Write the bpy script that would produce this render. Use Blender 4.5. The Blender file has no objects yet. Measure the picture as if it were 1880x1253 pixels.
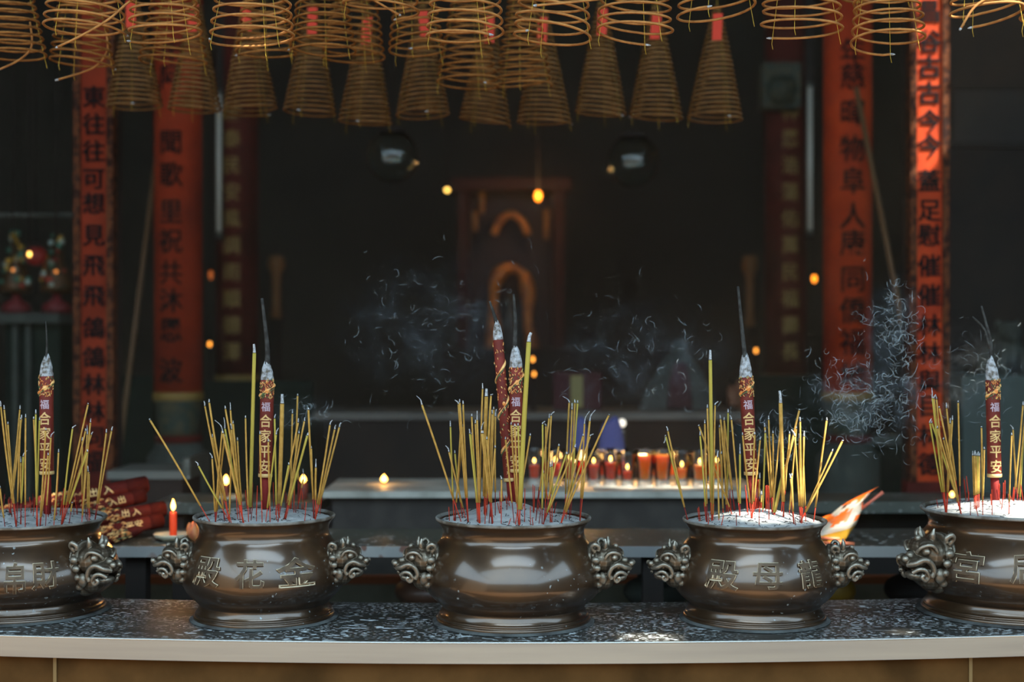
import bpy, bmesh, math, random
from mathutils import Vector, Matrix, Euler, noise
random.seed(7)
SC = bpy.context.scene
C = SC.collection
PI = math.pi
# ------------------------------------------------------------------ camera, sky, sun, skylight, exposure
F = 50.0 / 36.0 * 1880
EYE = 1.55
cam_d = bpy.data.cameras.new('camera'); cam = bpy.data.objects.new('camera', cam_d); C.objects.link(cam)
cam.location = (0, 0, EYE); cam.rotation_euler = (PI / 2, 0, 0)
cam_d.lens = 50; cam_d.sensor_width = 36; cam_d.clip_start = .05; cam_d.clip_end = 60
cam_d.dof.use_dof = True; cam_d.dof.focus_distance = 3.5; cam_d.dof.aperture_fstop = 1.65
SC.camera = cam
SC.view_settings.view_transform = 'Standard'; SC.view_settings.look = 'None'
SC.view_settings.gamma = 1; SC.view_settings.use_curve_mapping = False
SC.view_settings.exposure = .7
SC.cycles.use_denoising = True
SC.cycles.max_bounces = 8; SC.cycles.transparent_max_bounces = 24
SC.cycles.sample_clamp_indirect = 6
w = bpy.data.worlds.new('sky'); SC.world = w; w.use_nodes = True
bg = w.node_tree.nodes['Background']; bg.inputs[0].default_value = (.58, .81, 1, 1); bg.inputs[1].default_value = 2.4
SUN_DIR = Vector((-.52, .40, -.76)).normalized()      # the way the light travels
sd = bpy.data.lights.new('sun', 'SUN'); sd.energy = 12; sd.angle = math.radians(.6); sd.color = (1, .9, .76)
sun = bpy.data.objects.new('sun', sd); C.objects.link(sun)
sun.rotation_euler = SUN_DIR.to_track_quat('-Z', 'Y').to_euler(); sun.location = (6, -2, 9)
ROOF_Z = 4.45
SKY_OPEN = ((-4.4, 4.4, -4.1, -.3), (-1.9, 1.9, .2, 1.3))
ad = bpy.data.lights.new('skylight', 'AREA'); ad.shape = 'RECTANGLE'; ad.size = 3.8; ad.size_y = 1.1
ad.energy = 26; ad.color = (.74, .9, 1)
sky = bpy.data.objects.new('skylight', ad); C.objects.link(sky); sky.location = (0, .75, ROOF_Z + .02)

# ------------------------------------------------------------------ helpers
def P(px, py, D):                                   # the point at distance D seen at this pixel
    return Vector(((px - 940) / F * D, D, EYE - (py - 626.5) / F * D))
def lin(h):
    if isinstance(h, str):
        v = [int(h[i:i + 2], 16) / 255 for i in (0, 2, 4)]
        return tuple(x / 12.92 if x <= .04045 else ((x + .055) / 1.055) ** 2.4 for x in v)
    return h
MATS = {}
def mat(name, col, rough=.6, metal=0, col2=None, scale=8, lo=.4, hi=.6, bump=0, bscale=60, emit=None, estr=0, trans=0, ior=1.45, alpha=1, detail=4, spec=None, stretch=None):
    if name in MATS: return MATS[name]
    m = bpy.data.materials.new(name); m.use_nodes = True; MATS[name] = m
    nt = m.node_tree; b = nt.nodes['Principled BSDF']
    c = lin(col); b.inputs['Base Color'].default_value = (*c, 1)
    b.inputs['Roughness'].default_value = rough; b.inputs['Metallic'].default_value = metal
    if spec is not None: b.inputs['Specular IOR Level'].default_value = spec
    if trans: b.inputs['Transmission Weight'].default_value = trans; b.inputs['IOR'].default_value = ior
    if alpha < 1: b.inputs['Alpha'].default_value = alpha
    if emit: b.inputs['Emission Color'].default_value = (*lin(emit), 1); b.inputs['Emission Strength'].default_value = estr
    vec = None
    if col2 or bump:
        tc = nt.nodes.new('ShaderNodeTexCoord'); vec = tc.outputs['Object']
        if stretch:
            mp = nt.nodes.new('ShaderNodeMapping'); mp.inputs['Scale'].default_value = stretch
            nt.links.new(vec, mp.inputs[0]); vec = mp.outputs[0]
    if col2:
        n = nt.nodes.new('ShaderNodeTexNoise'); n.inputs['Scale'].default_value = scale; n.inputs['Detail'].default_value = detail
        r = nt.nodes.new('ShaderNodeValToRGB'); r.color_ramp.elements[0].position = lo; r.color_ramp.elements[1].position = hi
        r.color_ramp.elements[0].color = (*c, 1); r.color_ramp.elements[1].color = (*lin(col2), 1)
        nt.links.new(vec, n.inputs['Vector']); nt.links.new(n.outputs['Fac'], r.inputs[0]); nt.links.new(r.outputs[0], b.inputs['Base Color'])
    if bump:
        n = nt.nodes.new('ShaderNodeTexNoise'); n.inputs['Scale'].default_value = bscale; n.inputs['Detail'].default_value = 6
        bp = nt.nodes.new('ShaderNodeBump'); bp.inputs['Strength'].default_value = bump; bp.inputs['Distance'].default_value = .01
        nt.links.new(vec, n.inputs['Vector']); nt.links.new(n.outputs['Fac'], bp.inputs['Height']); nt.links.new(bp.outputs[0], b.inputs['Normal'])
    return m
def flecks(m, col, scale, lo, hi, mscale=3, mlo=.45, mhi=.6, rough=.8, stretch=None):
    """spots of dust of another colour lying over a material"""
    nt = m.node_tree; b = nt.nodes['Principled BSDF']
    tc = nt.nodes.new('ShaderNodeTexCoord'); vec = tc.outputs['Object']
    if stretch:
        mp = nt.nodes.new('ShaderNodeMapping'); mp.inputs['Scale'].default_value = stretch; nt.links.new(vec, mp.inputs[0]); vec = mp.outputs[0]
    n1 = nt.nodes.new('ShaderNodeTexNoise'); n1.inputs['Scale'].default_value = scale; n1.inputs['Detail'].default_value = 1.2
    n2 = nt.nodes.new('ShaderNodeTexNoise'); n2.inputs['Scale'].default_value = mscale; n2.inputs['Detail'].default_value = 2
    r1 = nt.nodes.new('ShaderNodeMapRange'); r1.inputs[1].default_value = lo; r1.inputs[2].default_value = hi
    r2 = nt.nodes.new('ShaderNodeMapRange'); r2.inputs[1].default_value = mlo; r2.inputs[2].default_value = mhi
    mu = nt.nodes.new('ShaderNodeMath'); mu.operation = 'MULTIPLY'
    for n in (n1, n2): nt.links.new(vec, n.inputs['Vector'])
    nt.links.new(n1.outputs['Fac'], r1.inputs[0]); nt.links.new(n2.outputs['Fac'], r2.inputs[0])
    nt.links.new(r1.outputs[0], mu.inputs[0]); nt.links.new(r2.outputs[0], mu.inputs[1])
    mx = nt.nodes.new('ShaderNodeMix'); mx.data_type = 'RGBA'
    bc = b.inputs['Base Color']
    if bc.is_linked: nt.links.new(bc.links[0].from_socket, mx.inputs[6])
    else: mx.inputs[6].default_value = bc.default_value
    mx.inputs[7].default_value = (*lin(col), 1)
    nt.links.new(mu.outputs[0], mx.inputs[0]); nt.links.new(mx.outputs[2], bc)
    mr = nt.nodes.new('ShaderNodeMix'); mr.inputs[2].default_value = b.inputs['Roughness'].default_value; mr.inputs[3].default_value = rough
    nt.links.new(mu.outputs[0], mr.inputs[0]); nt.links.new(mr.outputs[0], b.inputs['Roughness'])
    if b.inputs['Metallic'].default_value > 0:
        mm = nt.nodes.new('ShaderNodeMix'); mm.inputs[2].default_value = b.inputs['Metallic'].default_value; mm.inputs[3].default_value = 0
        nt.links.new(mu.outputs[0], mm.inputs[0]); nt.links.new(mm.outputs[0], b.inputs['Metallic'])
    return m
def worn(m, col, lo=.5, hi=.56):
    """raised edges rubbed to another colour"""
    nt = m.node_tree; b = nt.nodes['Principled BSDF']; bc = b.inputs['Base Color']
    ge = nt.nodes.new('ShaderNodeNewGeometry'); r = nt.nodes.new('ShaderNodeMapRange'); r.inputs[1].default_value = lo; r.inputs[2].default_value = hi
    nt.links.new(ge.outputs['Pointiness'], r.inputs[0]); mx = nt.nodes.new('ShaderNodeMix'); mx.data_type = 'RGBA'
    if bc.is_linked: nt.links.new(bc.links[0].from_socket, mx.inputs[6])
    else: mx.inputs[6].default_value = bc.default_value
    mx.inputs[7].default_value = (*lin(col), 1); nt.links.new(r.outputs[0], mx.inputs[0]); nt.links.new(mx.outputs[2], bc); return m
class MB:                                            # collects shapes for ONE mesh object
    def __init__(s): s.v = []; s.f = []; s.m = []; s.sm = []
    def add(s, v, f, mi=0, smooth=True):
        o = len(s.v); s.v += [tuple(x) for x in v]
        for q in f: s.f.append([i + o for i in q]); s.m.append(mi); s.sm.append(smooth)
    def box(s, a, b, mi=0, bev=0):
        (x0, y0, z0), (x1, y1, z1) = a, b
        v = [(x0, y0, z0), (x1, y0, z0), (x1, y1, z0), (x0, y1, z0), (x0, y0, z1), (x1, y0, z1), (x1, y1, z1), (x0, y1, z1)]
        s.add(v, [(3, 2, 1, 0), (4, 5, 6, 7), (0, 1, 5, 4), (1, 2, 6, 5), (2, 3, 7, 6), (3, 0, 4, 7)], mi, False)
    def lathe(s, prof, n=32, mi=0, c=(0, 0, 0), cap0=True, cap1=True, sq=None, smooth=True):
        v = []; f = []
        for r, z in prof:
            for k in range(n):
                a = 2 * PI * k / n; v.append((c[0] + r * math.cos(a), c[1] + r * math.sin(a), c[2] + z))
        m = len(prof)
        for i in range(m - 1):
            for k in range(n):
                k2 = (k + 1) % n; f.append((i * n + k, i * n + k2, (i + 1) * n + k2, (i + 1) * n + k))
        if cap0: f.append(tuple(range(n - 1, -1, -1)))
        if cap1: f.append(tuple(range((m - 1) * n, m * n)))
        s.add(v, f, mi, smooth)
    def tube(s, pts, r, n=6, mi=0, cap=True):
        pts = [Vector(p) for p in pts]; rs = r if isinstance(r, (list, tuple)) else [r] * len(pts)
        v = []; f = []; up = None
        for i, p in enumerate(pts):
            t = (pts[min(i + 1, len(pts) - 1)] - pts[max(i - 1, 0)])
            t = t.normalized() if t.length > 1e-9 else Vector((0, 0, 1))
            if up is None: up = t.orthogonal().normalized()
            else:
                up = up - t * up.dot(t)
                up = up.normalized() if up.length > 1e-6 else t.orthogonal().normalized()
            bn = t.cross(up)
            for k in range(n):
                a = 2 * PI * k / n; v.append(p + (up * math.cos(a) + bn * math.sin(a)) * rs[i])
        for i in range(len(pts) - 1):
            for k in range(n):
                k2 = (k + 1) % n; f.append((i * n + k, i * n + k2, (i + 1) * n + k2, (i + 1) * n + k))
        if cap: f.append(tuple(range(n - 1, -1, -1))); f.append(tuple(range((len(pts) - 1) * n, len(pts) * n)))
        s.add(v, f, mi, True)
    def ell(s, c, r, mi=0, nu=16, nv=10, rot=None):
        v = []; f = []
        for i in range(nv + 1):
            th = PI * i / nv
            for k in range(nu):
                a = 2 * PI * k / nu
                q = Vector((r[0] * math.sin(th) * math.cos(a), r[1] * math.sin(th) * math.sin(a), r[2] * math.cos(th)))
                if rot: q = rot @ q
                v.append(q + Vector(c))
        for i in range(nv):
            for k in range(nu):
                k2 = (k + 1) % nu; f.append((i * nu + k, (i + 1) * nu + k, (i + 1) * nu + k2, i * nu + k2))
        s.add(v, f, mi)
    def build(s, name, mats, parent=None, loc=None):
        me = bpy.data.meshes.new(name); me.from_pydata(s.v, [], s.f)
        for m in (mats if isinstance(mats, (list, tuple)) else [mats]): me.materials.append(m)
        me.polygons.foreach_set('material_index', s.m); me.polygons.foreach_set('use_smooth', s.sm); me.update()
        return link(name, me, parent, loc)
def link(name, me, parent=None, loc=None):
    o = bpy.data.objects.new(name, me); C.objects.link(o)
    if loc is not None: o.location = loc
    if parent: o.parent = parent
    return o
def tag(o, label, cat=None, group=None, kind=None):
    if label: o['label'] = label
    if cat: o['category'] = cat
    if group: o['group'] = group
    if kind: o['kind'] = kind
    return o
def thing(name, label, cat, loc=(0, 0, 0), group=None, rot=(0, 0, 0)):
    o = bpy.data.objects.new(name, None); C.objects.link(o); o.location = loc; o.rotation_euler = rot; o.empty_display_size = .05
    return tag(o, label, cat, group)
def copy_tree(o, parent=None):
    c = o.copy(); C.objects.link(c)
    if parent: c.parent = parent
    for ch in list(o.children): copy_tree(ch, c)
    return c
def struct(name, mb, m): return tag(mb.build(name, m), None, kind='structure')
def crom(pts, k=5):
    out = []
    for i in range(len(pts) - 1):
        p0 = Vector(pts[max(i - 1, 0)]); p1 = Vector(pts[i]); p2 = Vector(pts[i + 1]); p3 = Vector(pts[min(i + 2, len(pts) - 1)])
        for j in range(k):
            t = j / k
            out.append(.5 * ((2 * p1) + (-p0 + p2) * t + (2 * p0 - 5 * p1 + 4 * p2 - p3) * t * t + (-p0 + 3 * p1 - 3 * p2 + p3) * t ** 3))
    out.append(Vector(pts[-1])); return out
U_ = ['first', 'second', 'third', 'fourth', 'fifth', 'sixth', 'seventh', 'eighth', 'ninth']
ORD = ['zeroth'] + U_ + ['tenth', 'eleventh', 'twelfth', 'thirteenth', 'fourteenth', 'fifteenth', 'sixteenth', 'seventeenth', 'eighteenth', 'nineteenth']
for a_, b_ in (('twentieth', 'twenty-'), ('thirtieth', 'thirty-'), ('fortieth', 'forty-'), ('fiftieth', 'fifty-')): ORD += [a_] + [b_ + x for x in U_]
# Chinese characters come from the font built into Blender
BOARD_L = '東往往可想見飛飛鴿鴿林林同福'
PILLAR_L = '年阿聞歌里祝共沐恩波'
PILLAR_R = '年慈暉物阜人康同僑福地'
BOARD_R = '昌谷古古今今蓋足慰催催林林與目林德'
FAR_L = '國泰民安風調雨順德澤廣'; FAR_R = '神恩浩蕩佑萬民福壽長'
CH = set(BOARD_L + PILLAR_L + PILLAR_R + BOARD_R + FAR_L + FAR_R + '合家平安財帛殿花金龍母宮后福出入')
GL = {}
def load_glyphs():
    obs = []
    for ch in CH:
        cu = bpy.data.curves.new('glyph', 'FONT'); cu.body = ch; cu.size = 1; cu.extrude = .5; cu.offset = .011; cu.resolution_u = 2
        ob = bpy.data.objects.new('glyph', cu); C.objects.link(ob); obs.append((ch, ob, cu))
    bpy.context.view_layer.update(); dg = bpy.context.evaluated_depsgraph_get()
    for ch, ob, cu in obs:
        me = bpy.data.meshes.new_from_object(ob.evaluated_get(dg))
        b = bmesh.new(); b.from_mesh(me); bmesh.ops.remove_doubles(b, verts=b.verts[:], dist=1e-5)
        for ax in (0, 1):
            for k in range(1, 8):
                t = k / 8 - (0 if ax == 0 else .1); co = (t, 0, 0) if ax == 0 else (0, t, 0); no = (1, 0, 0) if ax == 0 else (0, 1, 0)
                bmesh.ops.bisect_plane(b, geom=b.verts[:] + b.edges[:] + b.faces[:], plane_co=co, plane_no=no)
        b.verts.index_update()
        vs = [v.co.copy() for v in b.verts]
        # centre on x .5, y .38; depth 0..1 towards the reader
        GL[ch] = ([(v.x - .5, v.y - .38, v.z + .5) for v in vs], [[v.index for v in f.verts] for f in b.faces])
        b.free(); bpy.data.meshes.remove(me)
    for ch, ob, cu in obs: bpy.data.objects.remove(ob); bpy.data.curves.remove(cu)
load_glyphs()
GO = {}
def load_outlines(chars):                             # the raised rim along the strokes of a cast character
    obs = []
    for ch in chars:
        cu = bpy.data.curves.new('rim', 'FONT'); cu.body = ch; cu.size = 1; cu.fill_mode = 'NONE'; cu.bevel_depth = .023; cu.bevel_resolution = 1; cu.resolution_u = 3
        ob = bpy.data.objects.new('rim', cu); C.objects.link(ob); obs.append((ch, ob, cu))
    bpy.context.view_layer.update(); dg = bpy.context.evaluated_depsgraph_get()
    for ch, ob, cu in obs:
        me = bpy.data.meshes.new_from_object(ob.evaluated_get(dg)); b = bmesh.new(); b.from_mesh(me)
        for ax in (0, 1):
            for k in range(1, 10):
                t = k / 10 - (0 if ax == 0 else .1); co = (t, 0, 0) if ax == 0 else (0, t, 0); no = (1, 0, 0) if ax == 0 else (0, 1, 0)
                bmesh.ops.bisect_plane(b, geom=b.verts[:] + b.edges[:] + b.faces[:], plane_co=co, plane_no=no)
        b.verts.index_update(); GO[ch] = ([(v.co.x - .5, v.co.y - .38, v.co.z) for v in b.verts], [[v.index for v in f.verts] for f in b.faces]); b.free()
    for ch, ob, cu in obs: bpy.data.objects.remove(ob); bpy.data.curves.remove(cu)
load_outlines('財帛殿花金龍母宮后')
def glyph(mb, ch, fn, sx, sy, mi=0):
    """fn(u, v, d): from the flat character (metres, d = 0..1 depth) to the surface"""
    v, f = GL[ch]; mb.add([fn(x * sx, y * sy, d) for x, y, d in v], f, mi, False)
# ------------------------------------------------------------------ materials
BRONZE = mat('bronze', '5c4732', .32, .7, '40342a', 7, .35, .7, bump=.04, bscale=25)
b_ = BRONZE.node_tree.nodes['Principled BSDF']; b_.inputs['Coat Weight'].default_value = .6; b_.inputs['Coat Roughness'].default_value = .13; b_.inputs['Coat IOR'].default_value = 1.75
flecks(BRONZE, '8f9a9c', 95, .70, .735, 4.5, .52, .6)
BRONZE_RUB = mat('rubbed bronze', '5a4a38', .45, .6, '43382c', 40, .4, .65); RIM = mat('rubbed rim', 'dccfb0', .55, .1)
BRONZE_HEAD = worn(mat('cast bronze', '5a5042', .38, .7, '6b6456', 22, .5, .8, bump=.15, bscale=70), 'c4c2b4', .505, .57)
ASH = mat('incense ash', 'b2b7b6', .95, 0, '959b9c', 30, .4, .65, bump=.5, bscale=90)
CRUMB = mat('charred crumbs', '2e2a28', .9)
TOP = mat('altar top metal', '2b2e2b', .5, .1, '3b3a36', 3, .35, .7)
flecks(TOP, 'd3dde0', 120, .605, .62, 6, .36, .56, stretch=(.7, 1.3, 1)); flecks(TOP, 'c8d4d8', 55, .63, .645, 4, .40, .58, stretch=(.7, 1.3, 1))
EDGE = mat('steel edge', 'b3ab9b', .45, .35, '9d968a', 3, .3, .7, stretch=(.4, 1, 8))
STONE = mat('brown stone', '5e4322', .85, 0, '422e14', 6, .35, .65, bump=.15, bscale=20, detail=8, spec=.15)
YEL = mat('incense yellow', 'ba924a', .8, 0, 'a8823c', 60, .4, .6, spec=.2)
YEL2 = mat('incense olive yellow', 'ab9a44', .8, spec=.2)
YEL3 = mat('incense tan', 'a07444', .75)
RED = mat('dyed red bamboo', 'b83a22', .7, spec=.2)
REDD = mat('dark red bamboo', '7a2420', .7, spec=.2)
ASHT = mat('stick ash', 'c4ccd2', .95, 0, '8e9396', 200, .35, .6)
BURN = mat('burnt black', '241c18', .9)
WRAP = mat('dark red wrapper', '7a3026', .6, 0, '64261e', 20, .4, .6, spec=.25)
GOLD = mat('gold print', 'd9ba7c', .5, .2)
GOLDB = mat('bright gold print', 'f2c47c', .5, .1, 'e08c44', 80, .45, .6)
GREENP = mat('green print', '4a6a45', .6)
LRED = mat('red lacquer', 'bc4218', .8, 0, '982f12', 5, .35, .65, bump=.05, bscale=30, spec=.2)  # lighter copy; the sun bounce at the right is in the colour
LREDSH = mat('shaded red lacquer', '86301a', .85, 0, '6e2614', 5, .35, .65, spec=.15)  # darker copy; the dim left board's shade is in the colour
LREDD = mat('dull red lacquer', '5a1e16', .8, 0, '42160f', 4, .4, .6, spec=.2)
BLACKP = mat('black paint', '141316', .9, spec=.1)
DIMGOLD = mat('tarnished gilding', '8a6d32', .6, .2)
COIL = mat('coil incense', 'b07a3e', .85, 0, '94622e', 30, .4, .6)
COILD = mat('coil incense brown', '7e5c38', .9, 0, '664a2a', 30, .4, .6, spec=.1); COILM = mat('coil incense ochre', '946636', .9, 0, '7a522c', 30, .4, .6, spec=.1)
THREAD = mat('yellow thread', 'c7a637', .8)
TAGR = mat('red paper tag', 'd23a20', .7)
DARKW = mat('dark timber', '241a13', .85, 0, '1a130e', 5, .4, .6)
DARKG = mat('dark green lacquer', '222b22', .8, 0, '1b221c', 4, .4, .6, spec=.15)
WALL = mat('dark brown wall', '30281f', .9, 0, '251f19', 1.5, .4, .6)  # mottled dark brown for the hall walls
FLOOR = mat('terracotta paving', '8a6a48', .8, 0, '6b5238', 5, .4, .6)
GREYM = mat('grey metal', '55584f', .5, .35, '484b43', 3, .4, .6)
flecks(GREYM, 'b5b7b4', 60, .62, .68, 4, .4, .6)
MARBLE = mat('pale marble', 'aeada2', .55, 0, '8a897e', 9, .4, .65)
DSTONE = mat('dark altar stone', '2a2520', .75, 0, '35302a', 12, .4, .6)
GSTONE = mat('grey stone', '434840', .85, 0, '363a34', 9, .4, .6)
FLAME = mat('flame', 'ffc060', .5, emit='ffb64e', estr=9)
FLAMEO = mat('orange lamp glow', 'ff9030', .5, emit='ff8a1e', estr=2.2)
GLASS = bpy.data.materials.new('thin clear glass'); GLASS.use_nodes = True; nt = GLASS.node_tree; nt.nodes.remove(nt.nodes['Principled BSDF'])
tr = nt.nodes.new('ShaderNodeBsdfTransparent'); tr.inputs[0].default_value = (.93, .95, .95, 1); gl = nt.nodes.new('ShaderNodeBsdfGlossy'); gl.inputs['Roughness'].default_value = .05; lw = nt.nodes.new('ShaderNodeLayerWeight'); lw.inputs[0].default_value = .32; mx = nt.nodes.new('ShaderNodeMixShader')
nt.links.new(lw.outputs['Fresnel'], mx.inputs[0]); nt.links.new(tr.outputs[0], mx.inputs[1]); nt.links.new(gl.outputs[0], mx.inputs[2]); nt.links.new(mx.outputs[0], nt.nodes['Material Output'].inputs[0])
OIL = mat('orange lamp oil', 'ff8a2a', .1)
OILD = mat('red lamp oil', 'd84a1a', .1)
for m_, rad in ((OIL, (.05, .014, .003)), (OILD, (.04, .008, .002))):
    b_ = m_.node_tree.nodes['Principled BSDF']; b_.inputs['Subsurface Weight'].default_value = 1; b_.inputs['Subsurface Radius'].default_value = rad; b_.inputs['Subsurface Scale'].default_value = 1
WAX = mat('orange red wax', 'e0481e', .5, emit='ff4010', estr=.12)
PORC = mat('cream porcelain', 'cfc8ae', .3)
# ------------------------------------------------------------------ room shell
g = MB(); g.box((-5, -4, -.06), (5, 12.4, 0)); struct('floor', g, FLOOR)
g = MB(); g.box((-4.6, 3, 0), (-4.5, 12.2, 4.9)); struct('wall_left', g, WALL)
g = MB(); g.box((4.5, 3, 0), (4.6, 12.2, 4.9)); struct('wall_right', g, WALL)
g = MB(); g.box((-4.6, 12.2, 0), (4.6, 12.3, 4.9)); struct('wall_back', g, WALL)
g = MB(); g.box((-4.6, -4.1, 0), (4.6, -4, 2.5)); struct('wall_front', g, mat('courtyard plaster', '7a6a54', .9))
g = MB(); g.box((-4.6, -4, 0), (-4.5, 3, 2.5)); struct('wall_court_left', g, mat('courtyard plaster', '', .9))
g = MB(); g.box((4.5, -4, 0), (4.6, 3, 2.5)); struct('wall_court_right', g, mat('courtyard plaster', '', .9))
# the roof: an open skylight over the court, and unseen holes added to aim the sun patches
HOLES = []
def beam(p, r, squash=1.0):
    t = (ROOF_Z - p.z) / SUN_DIR.z; q = p + SUN_DIR * t; HOLES.append((q.x, q.y, r, r * squash))
beam(P(1415, 925, 3.58), .105); beam(P(1470, 930, 3.58), .07); beam(P(1830, 925, 3.66), .13, .7); beam(P(1880, 935, 3.6), .1)
for px in (1160, 1190, 1220, 1250, 1280, 1310):
    for py in (800, 835, 875): beam(P(px, py, 5.05), .06)
for py in range(-60, 300, 30): beam(P(1725, py, 5.57), .045, .9); beam(P(1745, py, 5.79), .035, .9)
for px in (1755, 1785, 1815, 1845, 1870):
    for py in (0, 45): beam(P(px, py, 3.35), .06)
for px in (1165, 1195, 1225): beam(P(px, 1168, 3.36), .035)
beam(P(1660, 1163, 3.41), .025); beam(P(1548, 925, 4.3), .05); beam(P(1538, 985, 4.25), .04)
beam(P(85, 915, 4.3), .035); beam(P(50, 935, 4.3), .03); beam(P(10, 940, 4.3), .03)
g = MB(); cs = .025; NX, NY = 368, 660; OPEN = set()
for a, b, c, d in SKY_OPEN:
    for i in range(int((a + 4.6) / cs), int((b + 4.6) / cs)):
        for j in range(int((c + 4.1) / cs), int((d + 4.1) / cs)): OPEN.add((i, j))
for hx, hy, a, b in HOLES:
    for i in range(int((hx - a + 4.6) / cs) - 1, int((hx + a + 4.6) / cs) + 2):
        for j in range(int((hy - b + 4.1) / cs) - 1, int((hy + b + 4.1) / cs) + 2):
            if ((-4.6 + (i + .5) * cs - hx) / a) ** 2 + ((-4.1 + (j + .5) * cs - hy) / b) ** 2 < 1: OPEN.add((i, j))
def strip(i0, i1, j):                                  # one run of boards in a row
    o = len(g.v); x0, x1, y0, y1 = -4.6 + i0 * cs, -4.6 + i1 * cs, -4.1 + j * cs, -4.1 + (j + 1) * cs
    g.v += [(x0, y0, ROOF_Z), (x0, y1, ROOF_Z), (x1, y1, ROOF_Z), (x1, y0, ROOF_Z)]; g.f.append([o, o + 1, o + 2, o + 3]); g.m.append(0); g.sm.append(False)
for j in range(NY):
    i0 = 0
    for i in range(NX + 1):
        if i == NX or (i, j) in OPEN:
            if i > i0: strip(i0, i, j)
            i0 = i + 1
struct('ceiling', g, mat('roof boards', '241d18', .9))
# ------------------------------------------------------------------ the curved altar shelf in front
TZ = .85
def front(x): return 3.293 + x * x / 18
def back(x): return 3.80 + x * x / 18
t = thing('altar_shelf', 'long curved stone altar with a steel edged top carrying the five bronze burners', 'altar', (0, 3.5, 0))
def arc_slab(mb, ins_f, ins_b, z0, z1, n=60, x0=-2.5, x1=2.5):
    v = []; f = []
    for i in range(n + 1):
        x = x0 + (x1 - x0) * i / n
        for y, z in ((front(x) + ins_f, z0), (front(x) + ins_f, z1), (back(x) - ins_b, z1), (back(x) - ins_b, z0)): v.append((x, y - 3.5, z))
    for i in range(n):
        for k in range(4): a = i * 4 + k; b = i * 4 + (k + 1) % 4; f.append((a, b, b + 4, a + 4))
    f.append((0, 1, 2, 3)); f.append((n * 4 + 3, n * 4 + 2, n * 4 + 1, n * 4)); f = [tuple(reversed(q)) for q in f]
    mb.add(v, f, 0, False)
g = MB(); arc_slab(g, .006, 0, TZ - .04, TZ); g.build('table_top', TOP, t)
g = MB(); arc_slab(g, 0, .498, TZ - .0485, TZ + .0012); o = g.build('edge_strip', EDGE, t); tag(o, 'pale brushed steel edge strip')
g = MB(); arc_slab(g, .028, .02, 0, TZ - .04); o = g.build('base', STONE, t); tag(o, 'brown stone front under the steel edge')
g = MB(); g.tube([(-2.5 + .1 * i, front(-2.5 + .1 * i) - 3.5 + .0008, TZ) for i in range(51)], .0022, 8); tag(g.build('edge_lip', mat('bright steel lip', 'c9d2d2', .25, .7), t), 'bright thin lip along the steel edge')
for px in (95, 1788):
    x = (px - 940) / F * 3.36; g = MB(); g.box((x - .004, front(x) + .0235 - 3.5, 0), (x + .004, front(x) + .05 - 3.5, TZ - .041)); g.build('joint', mat('joint gold brown', '7a643c', .6), t)
# ------------------------------------------------------------------ bronze burners
PROF = [(.985, 0), (.995, .02), (.99, .045), (.97, .052), (.968, .075), (.95, .085), (.93, .11), (.915, .145), (.92, .162), (.96, .19), (1.045, .245), (1.115, .31), (1.15, .385), (1.152, .44), (1.13, .53), (1.072, .635), (.995, .73), (.93, .80), (.912, .85), (.92, .895), (.955, .94), (.99, .965), (1.003, .98), (1.003, .995), (.985, 1.0), (.965, .985), (.93, .93), (.90, .86), (.90, .82)]
PS = [(p.x, p.y) for p in crom([(a, b, 0) for a, b in PROF], 6)]
def pot_r(h):
    for (r0, z0), (r1, z1) in zip(PS, PS[1:]):
        if z0 <= h <= z1: return r0 + (r1 - r0) * (h - z0) / max(1e-6, z1 - z0)
    return 1
# name, centre px, D, rim R, height, mound peak px, mound h, sigma
BUR = [
    dict(px=40, D=3.69, R=.2135, H=.242, who='far left burner', chars=[('帛', 27, 1064, 42, 58), ('財', 84, 1058, 42, 52)], mound=(0, .022, .11), lab='bronze incense burner at the far left, cut by the frame, with two raised characters'),
    dict(px=485.5, D=3.60, R=.1772, H=.26, who='second burner from left', chars=[('殿', 379, 1050, 52, 56), ('花', 458, 1056, 54, 54), ('金', 545, 1053, 64, 56)], mound=(0, .024, .10), lab='bronze incense burner second from left, raised characters 殿花金 on its belly'),
    dict(px=942.5, D=3.557, R=.1937, H=.2614, who='plain central burner', chars=[], mound=(-.015, .048, .075), lab='plain bronze incense burner at the centre without any characters'),
    dict(px=1385, D=3.583, R=.179, H=.2525, who='second burner from right', chars=[('殿', 1325, 1056, 54, 56), ('母', 1410, 1058, 58, 52), ('龍', 1488, 1055, 44, 52)], mound=(.01, .034, .085), lab='bronze incense burner second from right, raised characters 殿母龍, ash in sunlight'),
    dict(px=1862, D=3.68, R=.2345, H=.268, who='far right burner', chars=[('宮', 1775, 1043, 50, 58), ('后', 1884, 1045, 54, 56)], mound=(-.02, .03, .11), lab='bronze incense burner at the far right, cut by the frame, white dust on its shoulder'),
]
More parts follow.
